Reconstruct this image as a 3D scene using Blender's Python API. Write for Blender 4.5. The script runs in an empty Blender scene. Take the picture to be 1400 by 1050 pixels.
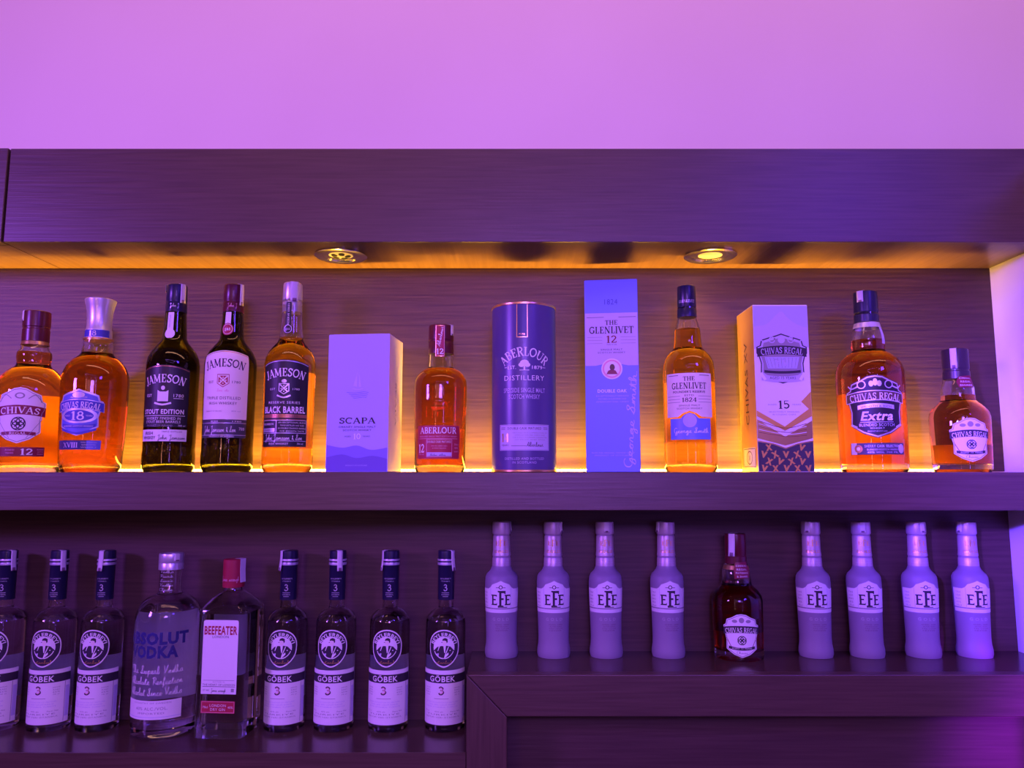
import bpy, math, random
from mathutils import Vector
from mathutils.geometry import tessellate_polygon
random.seed(7)
sc = bpy.context.scene
COL = sc.collection
R = math.radians

# ------------------------------------------------------------------ camera, world, lights, exposure
F, PITCH, CAMY, CAMZ = 1050.0, R(6.8), -1.15, 1.5
cam = bpy.data.cameras.new('camera'); cam.sensor_width = 36; cam.lens = 36 * F / 1400; cam.clip_start = .01
camo = bpy.data.objects.new('camera', cam); COL.objects.link(camo)
camo.location = (0, CAMY, CAMZ); camo.rotation_euler = (R(90) + PITCH, 0, 0); sc.camera = camo
sc.view_settings.view_transform = 'Standard'; sc.view_settings.look = 'None'
sc.view_settings.exposure = 0.0; sc.view_settings.gamma = 1.0; sc.view_settings.use_curve_mapping = False
sc.cycles.use_denoising = True
sc.cycles.max_bounces = 16; sc.cycles.transmission_bounces = 16; sc.cycles.glossy_bounces = 6
sc.cycles.sample_clamp_indirect = 6.0
W = bpy.data.worlds.new('room_ambience'); sc.world = W; W.use_nodes = True
W.node_tree.nodes['Background'].inputs[0].default_value = (.50, .13, .36, 1)
W.node_tree.nodes['Background'].inputs[1].default_value = .15

def area(name, loc, target, sx, sy, col, power, spread=180):
    l = bpy.data.lights.new(name, 'AREA'); l.shape = 'RECTANGLE'; l.size = sx; l.size_y = sy
    l.color = col; l.energy = power; l.spread = R(spread)
    o = bpy.data.objects.new(name, l); COL.objects.link(o); o.location = loc
    o.rotation_euler = (Vector(target) - Vector(loc)).to_track_quat('-Z', 'Y').to_euler()
    return o
def spot(name, loc, target, col, power, ang, blend=.8, radius=.05):
    l = bpy.data.lights.new(name, 'SPOT'); l.color = col; l.energy = power; l.spot_size = R(ang); l.spot_blend = blend
    l.shadow_soft_size = radius
    o = bpy.data.objects.new(name, l); COL.objects.link(o); o.location = loc
    o.rotation_euler = (Vector(target) - Vector(loc)).to_track_quat('-Z', 'Y').to_euler()
    return o
# the bar's coloured ceiling lamps: a pink wash up on the wall, violet heads left and right, plus one added wall fill
area('pink_wall_wash', (.3, -.7, 2.9), (.2, .1, 2.42), 2.6, .15, (1, .46, .32), 9.5)
area('violet_lamp_left', (-1.9, -1.35, 1.98), (.6, .1, 1.6), .35, .25, (.34, .095, 1), 17, 112)
spot('violet_wall_fill', (-.9, -2.0, 1.97), (.87, .03, 1.49), (.14, .045, 1), 950, 17, 1, .06)  # extra fill, added to push violet onto the side wall
area('violet_lamp_over_bar', (.1, -2.2, 2.0), (.1, .1, 1.42), .45, .25, (.33, .125, 1), 4.8, 74)
area('tube_lamp_rose', (-.75, -2.1, 1.7), (-.2, .1, 1.55), .035, 1.0, (1, .42, .42), 2.6)
area('tube_lamp_violet', (.62, -2.2, 1.7), (.2, .1, 1.55), .04, 1.0, (.26, .12, 1), 5)
area('magenta_lamp_over_bar', (-.35, -2.15, 2.0), (0, .1, 1.55), .5, .25, (1, .32, .40), 1.2)
area('blue_lamp_right', (1.3, -1.95, 2.58), (.3, .1, 1.65), .4, .3, (.12, .04, 1), 18)
spot('violet_floor_spot', (1.0, -1.4, 1.5), (.87, .06, 1.04), (.28, .008, 1), 480, 20)
# lit rectangle of the room's ceiling cove, mirrored in every bottle shoulder
for nm, lo, sx, sy in (('cove_light_front', (0, -2.3, 2.75), 1.9, .06), ('cove_light_rear', (0, -3.7, 2.75), 1.9, .06),
                       ('cove_light_side', (-.95, -3.0, 2.75), .06, 1.4), ('cove_light_side', (.95, -3.0, 2.75), .06, 1.4)):
    area(nm, lo, (lo[0], lo[1] + 1e-3, 0), sx, sy, (.42, .18, 1), 4)

# ------------------------------------------------------------------ pixel -> place
CT, ST = math.cos(PITCH), math.sin(PITCH)
def at(px, py, Y):
    u, v = (px - 700) / F, (525 - py) / F
    t = (Y - CAMY) / (CT - v * ST)
    return u * t, CAMZ + (ST + v * CT) * t, t
BACK = .153                                   # plane of the wooden back panel
Z_HB, Z_HT = at(700, 331, 0)[1], at(700, 203, 0)[1]
Z_UP, Z_UB = at(700, 645.5, 0)[1], at(700, 698, 0)[1]
Z_LL, Z_LR, Z_LF = at(700, 1030, 0)[1], at(700, 923, 0)[1], at(700, 980, 0)[1]
X_WALL = at(1353, 370, BACK)[0]
X_RISE, X_POST = at(638, 923, 0)[0], at(693, 990, 0)[0]

# ------------------------------------------------------------------ materials
M = {}
def mat(n, col, rough=.5, metal=0, trans=0, ior=1.45, emit=None, es=0, coat=0, spec=.5):
    m = bpy.data.materials.new(n); m.use_nodes = True; b = m.node_tree.nodes['Principled BSDF']
    b.inputs['Base Color'].default_value = (*col, 1); b.inputs['Roughness'].default_value = rough
    b.inputs['Metallic'].default_value = metal; b.inputs['Transmission Weight'].default_value = trans
    b.inputs['IOR'].default_value = ior; b.inputs['Coat Weight'].default_value = coat
    b.inputs['Specular IOR Level'].default_value = spec
    if emit: b.inputs['Emission Color'].default_value = (*emit, 1); b.inputs['Emission Strength'].default_value = es
    M[n] = m; return m
def noise_mat(n, c1, c2, scale, rough=.5, detail=4, bump=.0, rot=(0, 0, 0), metal=0, lo=.35, hi=.65, spec=.5):
    m = mat(n, c1, rough, metal, spec=spec); nt = m.node_tree; b = nt.nodes['Principled BSDF']
    tc = nt.nodes.new('ShaderNodeTexCoord'); mp = nt.nodes.new('ShaderNodeMapping'); nz = nt.nodes.new('ShaderNodeTexNoise')
    rp = nt.nodes.new('ShaderNodeValToRGB')
    mp.inputs['Scale'].default_value = scale; mp.inputs['Rotation'].default_value = rot
    nz.inputs['Scale'].default_value = 1; nz.inputs['Detail'].default_value = detail
    rp.color_ramp.elements[0].color = (*c1, 1); rp.color_ramp.elements[1].color = (*c2, 1)
    rp.color_ramp.elements[0].position = lo; rp.color_ramp.elements[1].position = hi
    nt.links.new(tc.outputs['Object'], mp.inputs['Vector']); nt.links.new(mp.outputs[0], nz.inputs['Vector'])
    nt.links.new(nz.outputs['Fac'], rp.inputs['Fac']); nt.links.new(rp.outputs[0], b.inputs['Base Color'])
    if bump:
        bp = nt.nodes.new('ShaderNodeBump'); bp.inputs['Strength'].default_value = bump; bp.inputs['Distance'].default_value = .001
        nt.links.new(nz.outputs['Fac'], bp.inputs['Height']); nt.links.new(bp.outputs[0], b.inputs['Normal'])
    return m
noise_mat('wood', (.064, .032, .024), (.090, .048, .036), (9, 230, 230), .40, 6, .25, spec=.8)
noise_mat('wood_panel', (.064, .032, .024), (.090, .048, .036), (9, 230, 230), .46, 6, .2, spec=.5)
noise_mat('wood_upright', (.064, .032, .024), (.090, .048, .036), (230, 230, 9), .40, 6, .25, spec=.8)
noise_mat('wood_deep', (.064, .032, .024), (.090, .048, .036), (200, 5, 200), .3, 5, .3)
noise_mat('wood_top', (.050, .026, .023), (.070, .037, .032), (5, 220, 220), .22, 5, .1)
noise_mat('plaster_warm_lit', (.78, .68, .57), (.82, .72, .61), (2, 2, 2), .75, 3)  # upper wall: warm tint stands in for the pinker light there
noise_mat('plaster_white', (.72, .72, .76), (.76, .76, .80), (2, 2, 2), .75, 3)  # side wall: white with a blue cast put in for the violet light
noise_mat('floor_tile', (.05, .045, .045), (.08, .07, .07), (3, 3, 3), .3)
mat('seam', (.012, .009, .009), .8)
mat('chrome', (.75, .72, .7), .18, 1); mat('lamp_glass', (.8, .8, .82), .15, 0, .3)
mat('lamp_dark', (.03, .03, .03), .6)
mat('lamp_amber', (1, .6, .2), .5, emit=(1, .42, .06), es=25)
mat('led', (1, .7, .3), .5, emit=(1, .46, .035), es=55)
mat('tape', (.7, .6, .4), .6)
mat('glass', (1, 1, 1), .015, 0, 1, 1.46)
mat('glass_green', (.20, .24, .03), .02, 0, 1, 1.46)
mat('frost', (.36, .30, .42), .42, 0, .3, 1.4)
mat('water', (.97, .97, 1), 0, 0, 1, 1.02)
mat('whisky', (.88, .36, .075), 0, 0, 1, 1.02); mat('whisky_pale', (1, .56, .10), 0, 0, 1, 1.02)
mat('whisky_red', (.72, .21, .055), 0, 0, 1, 1.02); mat('whisky_dark', (.62, .13, .025), 0, 0, 1, 1.02)
mat('whisky_green', (.09, .075, .012), 0, 0, 1, 1.02)
def paper(n, col, rough=.55, tl=.0):
    m = mat(n, col, rough)
    return m
paper('white', (.80, .78, .78)); paper('cream', (.80, .74, .66)); paper('black', (.012, .011, .014), .45)
paper('char', (.05, .045, .06), .45); paper('ink', (.03, .02, .04)); paper('gray_ink', (.30, .27, .32))
paper('crimson', (.20, .006, .03), .4); paper('red', (.36, .015, .04), .45); paper('red_label', (.40, .02, .05), .45)
paper('navy', (.03, .03, .16), .35); paper('blue', (.12, .15, .60), .45); paper('blue_deep', (.055, .06, .42), .45)
paper('blue_print', (.15, .24, .72), .4); paper('blue_lit_card', (.43, .41, .86), .42); paper('sea_blue', (.22, .19, .72), .42)  # pale box card has some blue lamp light put into its colour
paper('sea_deep', (.15, .11, .52), .42); paper('blue_gray', (.45, .46, .72), .45); paper('lilac', (.52, .47, .70), .45)
paper('brown', (.10, .05, .03), .5); paper('dark_cap', (.035, .02, .03), .3); paper('navy_cap', (.014, .013, .045), .3)
paper('maroon_cap', (.10, .012, .02), .3); paper('pinkish', (.75, .35, .45)); paper('stamp', (.70, .66, .66), .6)
paper('strip_ink', (.22, .12, .2)); paper('tube_blue', (.085, .065, .21), .3); mat('sleeve', (.55, .46, .50), .38, .35)
mat('gold', (.85, .55, .22), .28, .9); mat('gold_foil', (.80, .48, .12), .33, .55); mat('silver', (.72, .70, .74), .32, .6)
mat('silver_print', (.62, .60, .66), .35, .5); mat('bronze', (.45, .22, .10), .35, .8)
noise_mat('back_paper', (.34, .22, .15), (.38, .25, .17), (300, 300, 300), .7)
mat('back_white', (.78, .77, .90), .7)
def add_translucency(n, col, w):
    m = M[n]; nt = m.node_tree; b = nt.nodes['Principled BSDF']; out = [x for x in nt.nodes if x.type == 'OUTPUT_MATERIAL'][0]
    tr = nt.nodes.new('ShaderNodeBsdfTranslucent'); tr.inputs[0].default_value = (*col, 1)
    mx = nt.nodes.new('ShaderNodeMixShader'); mx.inputs[0].default_value = w
    nt.links.new(b.outputs[0], mx.inputs[1]); nt.links.new(tr.outputs[0], mx.inputs[2]); nt.links.new(mx.outputs[0], out.inputs[0])
add_translucency('back_paper', (.6, .36, .2), .4); add_translucency('back_white', (.9, .9, 1), .4)

# ------------------------------------------------------------------ object helpers
def tag(o, label=None, cat=None, group=None, kind=None):
    if label: o['label'] = label
    if cat: o['category'] = cat
    if group: o['group'] = group
    if kind: o['kind'] = kind
    return o
def link(name, verts, faces, mats, parent=None, fm=None, smooth=True, sharp=30):
    me = bpy.data.meshes.new(name); me.from_pydata([tuple(v) for v in verts], [], faces); me.update()
    if not isinstance(mats, (list, tuple)): mats = [mats]
    for m in mats: me.materials.append(M[m])
    if fm: me.polygons.foreach_set('material_index', fm)
    if smooth:
        me.polygons.foreach_set('use_smooth', [True] * len(me.polygons))
        me.set_sharp_from_angle(angle=R(sharp))
    me.update()
    o = bpy.data.objects.new(name, me); COL.objects.link(o); o.parent = parent
    return o
def empty(name, loc, rz=0):
    o = bpy.data.objects.new(name, None); COL.objects.link(o); o.empty_display_size = .02
    o.location = loc; o.rotation_euler = (0, 0, rz); return o
def box_geo(x0, x1, y0, y1, z0, z1):
    v = [(x, y, z) for x in (x0, x1) for y in (y0, y1) for z in (z0, z1)]
    f = [(0, 1, 3, 2), (4, 6, 7, 5), (0, 4, 5, 1), (2, 3, 7, 6), (0, 2, 6, 4), (1, 5, 7, 3)]
    return v, f
def box(name, x0, x1, y0, y1, z0, z1, m, parent=None, bev=0):
    v, f = box_geo(x0, x1, y0, y1, z0, z1); o = link(name, v, f, m, parent, smooth=False)
    if bev:
        b = o.modifiers.new('edge', 'BEVEL'); b.width = bev; b.segments = 2; b.limit_method = 'ANGLE'
    return o
def lathe_geo(prof, seg=56, off=0, flip=False, sq=None):
    """prof: list of (r, z) from bottom to top; r==0 ends close on the axis"""
    V, Fc, rings = [], [], []
    for r, z in prof:
        if r <= 1e-6: rings.append([len(V)]); V.append((0, 0, z)); continue
        ids = []
        for k in range(seg):
            a = 2 * math.pi * k / seg; ids.append(len(V))
            V.append((r * math.sin(a), -r * math.cos(a), z))
        rings.append(ids)
    for A, B in zip(rings, rings[1:]):
        for k in range(seg):
            k2 = (k + 1) % seg
            if len(A) == 1 and len(B) == 1: continue
            if len(A) == 1: q = (A[0], B[k2], B[k])
            elif len(B) == 1: q = (A[k], A[k2], B[0])
            else: q = (A[k], A[k2], B[k2], B[k])
            Fc.append(q[::-1] if flip else q)
    V = [(x, y, z) for x, y, z in V]; Fc = [tuple(i + off for i in f) for f in Fc]
    return V, Fc
def lathe(name, prof, m, parent, seg=56):
    v, f = lathe_geo(prof, seg); return link(name, v, f, m, parent)
def spline(pts, n=5):
    """smooth curve through 2D points"""
    out = []
    for i in range(len(pts) - 1):
        p0 = pts[max(i - 1, 0)]; p1 = pts[i]; p2 = pts[i + 1]; p3 = pts[min(i + 2, len(pts) - 1)]
        for k in range(n):
            t = k / n
            out.append(tuple(.5 * (2 * b + (c - a) * t + (2 * a - 5 * b + 4 * c - d) * t * t + (3 * b - a - 3 * c + d) * t ** 3)
                             for a, b, c, d in zip(p0, p1, p2, p3)))
    out.append(tuple(pts[-1])); return out
def stroke_quads(pts, w):
    """a pen stroke of width w as convex quads"""
    q, n = [], len(pts)
    L, Rr = [], []
    for i, (x, y) in enumerate(pts):
        a = pts[max(i - 1, 0)]; b = pts[min(i + 1, n - 1)]
        dx, dy = b[0] - a[0], b[1] - a[1]; d = math.hypot(dx, dy) or 1
        nx, ny = -dy / d * w / 2, dx / d * w / 2
        L.append((x + nx, y + ny)); Rr.append((x - nx, y - ny))
    for i in range(n - 1): q.append([Rr[i], Rr[i + 1], L[i + 1], L[i]])
    return q
def arcp(cx, cy, rx, ry, a0, a1, n=10):
    return [(cx + rx * math.cos(R(a0 + (a1 - a0) * k / n)), cy + ry * math.sin(R(a0 + (a1 - a0) * k / n))) for k in range(n + 1)]

# ------------------------------------------------------------------ lettering
_tc = {}
def sans(s, bold):
    """built-in typeface as convex polygons, capital height 1"""
    key = (s, bold)
    if key in _tc: return _tc[key]
    cu = bpy.data.curves.new('lettering', 'FONT'); cu.body = s; cu.size = 1; cu.resolution_u = 2; cu.offset = bold; cu.space_character = 1.09
    o = bpy.data.objects.new('lettering', cu); COL.objects.link(o)
    dg = bpy.context.evaluated_depsgraph_get(); ev = o.evaluated_get(dg); me = ev.to_mesh()
    k = 1 / .729
    polys = [[(me.vertices[i].co.x * k, me.vertices[i].co.y * k) for i in p.vertices] for p in me.polygons]
    ev.to_mesh_clear(); bpy.data.objects.remove(o); bpy.data.curves.remove(cu)
    _tc[key] = polys; return polys
T_, t_ = .17, .075
def SF(*xs, y=0, w=.22): return [(t_, [(x - w / 2, y), (x + w / 2, y)]) for x in xs]
SER = {
 'A': (.86, [(t_, [(.12, 0), (.42, 1)]), (T_, [(.42, 1), (.74, 0)]), (t_, [(.22, .34), (.62, .34)])] + SF(.12, .74)),
 'B': (.74, [(T_, [(.2, 0), (.2, 1)]), (t_, [(.08, .98), (.4, .98)]), (t_, [(.08, .02), (.42, .02)]), (t_, [(.2, .52), (.4, .52)]),
             (.13, arcp(.38, .75, .2, .22, 90, -90)), (.14, arcp(.4, .27, .24, .24, 90, -90))]),
 'C': (.80, [(.14, arcp(.44, .5, .34, .46, 50, 310, 16)), (t_, [(.7, .98), (.7, .7)])]),
 'D': (.84, [(T_, [(.2, 0), (.2, 1)]), (t_, [(.08, .98), (.4, .98)]), (t_, [(.08, .02), (.4, .02)]), (.14, arcp(.38, .5, .34, .46, 90, -90, 14))]),
 'E': (.70, [(T_, [(.2, 0), (.2, 1)]), (t_, [(.06, .965), (.6, .965)]), (t_, [(.06, .035), (.62, .035)]), (t_, [(.2, .52), (.48, .52)]),
             (t_, [(.58, .98), (.58, .74)]), (t_, [(.6, .02), (.6, .28)]), (t_, [(.46, .62), (.46, .42)])]),
 'F': (.66, [(T_, [(.2, 0), (.2, 1)]), (t_, [(.06, .965), (.6, .965)]), (t_, [(.2, .52), (.48, .52)]), (t_, [(.58, .98), (.58, .74)]),
             (t_, [(.46, .62), (.46, .42)])] + SF(.2, w=.3)),
 'G': (.86, [(.14, arcp(.44, .5, .34, .46, 50, 330, 16)), (t_, [(.7, .98), (.7, .72)]), (T_, [(.7, .44), (.7, .08)]), (t_, [(.54, .44), (.82, .44)])]),
 'H': (.90, [(T_, [(.2, 0), (.2, 1)]), (T_, [(.7, 0), (.7, 1)]), (t_, [(.2, .52), (.7, .52)])] + SF(.2, .7, w=.3) + SF(.2, .7, y=.97, w=.3)),
 'I': (.40, [(T_, [(.2, 0), (.2, 1)])] + SF(.2, w=.32) + SF(.2, y=.97, w=.32)),
 'J': (.56, [(T_, [(.34, 1), (.34, .2)]), (.12, spline([(.34, .22), (.28, .0), (.12, -.04), (.06, .12)], 4))] + SF(.34, y=.97, w=.32)),
 'M': (1.08, [(t_, [(.16, 0), (.2, 1)]), (T_, [(.2, 1), (.52, .1)]), (t_, [(.52, .1), (.84, 1)]), (T_, [(.84, 1), (.88, 0)])] + SF(.16, .88, w=.26) + SF(.16, .88, y=.97, w=.2)),
 'K': (.84, [(T_, [(.2, 0), (.2, 1)]), (t_, [(.2, .4), (.66, .97)]), (T_, [(.36, .58), (.7, 0)])] + SF(.2, .7, w=.3) + SF(.2, .66, y=.97, w=.28)),
 'L': (.66, [(T_, [(.2, 0), (.2, 1)]), (t_, [(.06, .035), (.6, .035)]), (t_, [(.58, .02), (.58, .3)])] + SF(.2, y=.97, w=.3)),
 'N': (.92, [(t_, [(.18, 0), (.18, 1)]), (T_, [(.16, 1), (.72, 0)]), (t_, [(.72, 0), (.72, 1)])] + SF(.18, w=.26) + SF(.72, y=.97, w=.26)),
 'O': (.88, [(.14, arcp(.44, .5, .35, .45, 0, 360, 22))]),
 'P': (.70, [(T_, [(.2, 0), (.2, 1)]), (t_, [(.08, .98), (.4, .98)]), (t_, [(.2, .46), (.4, .46)]), (.13, arcp(.39, .72, .22, .25, 90, -90))] + SF(.2, w=.3)),
 'R': (.80, [(T_, [(.2, 0), (.2, 1)]), (t_, [(.08, .98), (.4, .98)]), (t_, [(.2, .5), (.4, .5)]), (.13, arcp(.39, .74, .21, .23, 90, -90)),
             (T_, [(.4, .5), (.7, .02)])] + SF(.2, w=.3) + SF(.74, w=.18)),
 'S': (.66, [(.14, spline([(.56, .76), (.42, .94), (.22, .9), (.14, .72), (.28, .56), (.46, .44), (.54, .26), (.42, .08), (.22, .06), (.1, .24)], 3)),
             (t_, [(.57, .98), (.57, .72)]), (t_, [(.1, .02), (.1, .28)])]),
 'T': (.76, [(T_, [(.38, 0), (.38, 1)]), (t_, [(.06, .965), (.7, .965)]), (t_, [(.07, .98), (.07, .72)]), (t_, [(.69, .98), (.69, .72)])] + SF(.38, w=.32)),
 'U': (.88, [(T_, [(.2, 1), (.2, .35)]), (.12, arcp(.45, .33, .25, .28, 180, 360, 12)), (t_, [(.7, 1), (.7, .33)])] + SF(.2, .7, y=.97, w=.28)),
 'V': (.84, [(T_, [(.12, 1), (.44, 0)]), (t_, [(.44, 0), (.74, 1)])] + SF(.14, .74, y=.97, w=.26)),
 'X': (.84, [(T_, [(.12, 1), (.72, 0)]), (t_, [(.12, 0), (.72, 1)])] + SF(.14, .72, w=.24) + SF(.14, .72, y=.97, w=.24)),
 'Y': (.80, [(T_, [(.12, 1), (.4, .46)]), (t_, [(.4, .46), (.7, 1)]), (T_, [(.4, .5), (.4, 0)])] + SF(.4, w=.3) + SF(.14, .7, y=.97, w=.22)),
 '1': (.50, [(T_, [(.26, 0), (.26, 1)]), (t_, [(.08, .8), (.26, .98)])] + SF(.26, w=.34)),
 '2': (.66, [(.14, spline([(.1, .74), (.2, .92), (.4, .92), (.52, .74), (.42, .5), (.1, .06)], 4)), (.12, [(.08, .05), (.56, .05)]), (t_, [(.57, .02), (.57, .24)])]),
 '3': (.64, [(.12, spline([(.1, .8), (.28, .95), (.5, .8), (.42, .58), (.24, .52)], 4)), (.13, spline([(.24, .52), (.48, .46), (.56, .26), (.4, .06), (.18, .06), (.08, .22)], 4))]),
 '4': (.70, [(T_, [(.46, 0), (.46, 1)]), (t_, [(.46, .97), (.06, .3)]), (t_, [(.04, .3), (.64, .3)])] + SF(.46, w=.28)),
 '5': (.64, [(t_, [(.16, .96), (.54, .96)]), (t_, [(.16, .98), (.14, .55)]), (.14, spline([(.14, .55), (.34, .62), (.54, .46), (.52, .2), (.32, .05), (.1, .16)], 4))]),
 '8': (.66, [(.12, arcp(.33, .75, .18, .2, 0, 360, 16)), (.14, arcp(.33, .29, .23, .25, 0, 360, 16))]),
 '0': (.68, [(.13, arcp(.34, .5, .25, .45, 0, 360, 20))]),
 ' ': (.36, []), '.': (.3, [(.16, [(.07, .08), (.23, .08)])]), '&': (.8, [(.12, arcp(.36, .74, .16, .2, 0, 360, 12)), (.12, arcp(.34, .28, .24, .24, 40, 340, 12)), (.13, [(.3, .6), (.72, .02)])]),
}
def serif(s):
    out, x = [], 0
    for ch in s:
        adv, st = SER.get(ch, SER[' '])
        for w, p in st: out += stroke_quads([(x + a, b) for a, b in p], w)
        x += adv
    return out
# joined handwriting: x-height .45, ascenders to 1
SCR = {
 'a': (.42, [(0, .05), (.12, .3), (.3, .44), (.12, .36), (.08, .12), (.2, .02), (.32, .3), (.33, .44), (.33, .1), (.42, .05)]),
 'b': (.36, [(0, .05), (.2, .7), (.16, 1), (.08, .8), (.08, .1), (.2, .02), (.28, .3), (.36, .38)]),
 'c': (.34, [(0, .05), (.12, .3), (.28, .42), (.14, .38), (.08, .14), (.2, .02), (.34, .08)]),
 'd': (.44, [(0, .05), (.26, .44), (.1, .3), (.1, .06), (.26, .2), (.38, 1), (.34, .1), (.44, .05)]),
 'e': (.34, [(0, .05), (.2, .22), (.24, .4), (.12, .42), (.07, .16), (.2, .02), (.34, .1)]),
 'f': (.3, [(0, .05), (.2, .6), (.26, .95), (.16, .9), (.12, .2), (.06, -.35), (.14, -.1), (.3, .08)]),
 'g': (.42, [(0, .05), (.28, .43), (.1, .34), (.1, .06), (.26, .2), (.32, .44), (.28, -.3), (.12, -.4), (.2, -.1), (.42, .08)]),
 'h': (.42, [(0, .05), (.18, .7), (.16, 1), (.08, .7), (.06, 0), (.18, .38), (.28, .4), (.28, .08), (.42, .05)]),
 'i': (.22, [(0, .05), (.12, .44), (.12, .08), (.22, .05)]),
 'k': (.4, [(0, .05), (.18, .7), (.14, 1), (.06, .6), (.06, 0), (.2, .4), (.14, .24), (.3, .04), (.4, .06)]),
 'l': (.24, [(0, .05), (.16, .6), (.16, .98), (.08, .8), (.1, .1), (.24, .05)]),
 'm': (.6, [(0, .05), (.1, .42), (.1, .04), (.2, .4), (.28, .38), (.28, .04), (.38, .4), (.47, .38), (.47, .06), (.6, .06)]),
 'n': (.42, [(0, .05), (.1, .42), (.1, .04), (.2, .4), (.3, .38), (.3, .06), (.42, .06)]),
 'o': (.38, [(0, .05), (.24, .43), (.08, .3), (.1, .04), (.24, .08), (.28, .38), (.38, .34)]),
 'p': (.4, [(0, .05), (.12, .44), (.06, -.4), (.14, .3), (.28, .42), (.3, .12), (.14, .04), (.4, .06)]),
 'r': (.32, [(0, .05), (.12, .46), (.2, .38), (.2, .06), (.32, .06)]),
 's': (.3, [(0, .05), (.16, .46), (.22, .14), (.08, .02), (.3, .06)]),
 't': (.28, [(0, .05), (.16, .85), (.13, .1), (.28, .05)]),
 'u': (.42, [(0, .05), (.1, .42), (.1, .08), (.22, .04), (.3, .42), (.3, .08), (.42, .05)]),
 'v': (.36, [(0, .05), (.1, .42), (.18, .03), (.3, .42), (.36, .36)]),
 'x': (.36, [(0, .05), (.12, .42), (.26, .03), (.14, .2), (.3, .42), (.36, .3)]),
 'y': (.4, [(0, .05), (.1, .42), (.14, .08), (.28, .44), (.2, -.38), (.1, -.2), (.4, .08)]),
 'J': (.5, [(.1, .8), (.3, 1), (.5, .95), (.36, .9), (.3, -.3), (.14, -.35), (.2, -.05), (.5, .08)]),
 'G': (.6, [(.5, .85), (.36, 1), (.14, .75), (.12, .25), (.3, .02), (.5, .4), (.46, -.3), (.26, -.35), (.36, -.02), (.6, .1)]),
 'S': (.5, [(0, .1), (.4, .8), (.36, 1), (.2, .85), (.34, .4), (.24, .02), (.06, .12), (.5, .06)]),
 'A': (.6, [(0, .02), (.2, .4), (.42, 1), (.44, .02), (.2, .36), (.46, .34), (.6, .06)]),
 'V': (.5, [(0, .9), (.12, 1), (.2, .02), (.46, 1), (.5, .94)]),
 'P': (.5, [(.14, 0), (.2, .9), (.04, .8), (.3, 1), (.46, .7), (.2, .45), (.5, .1)]),
 'T': (.5, [(0, .85), (.2, 1), (.5, .95), (.3, .95), (.24, .05), (.1, .08), (.5, .06)]),
 'C': (.5, [(.44, .8), (.36, 1), (.14, .7), (.12, .2), (.28, .02), (.5, .1)]),
 '&': (.44, [(.36, .3), (.1, .1), (.3, .7), (.16, .7), (.34, .02), (.44, .1)]),
 'E': (.5, [(.42, .85), (.28, 1), (.12, .8), (.3, .54), (.1, .3), (.22, .02), (.5, .12)]),
}
def script(s, w):
    out, x = [], 0
    for ch in s:
        if ch == ' ': x += .28; continue
        if ch == '.': out += stroke_quads([(x + .04, .03), (x + .04 + w, .03)], w); x += .15; continue
        if ch not in SCR: x += .25; continue
        adv, p = SCR[ch]; out += stroke_quads([(x + a, b) for a, b in spline(p, 3)], w); x += adv
        if ch == 't': out += stroke_quads([(x - .26, .6), (x + .06, .66)], w)
        if ch == 'i': out += stroke_quads([(x - .1, .62), (x - .1 + w, .66)], w)
    return out

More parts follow.
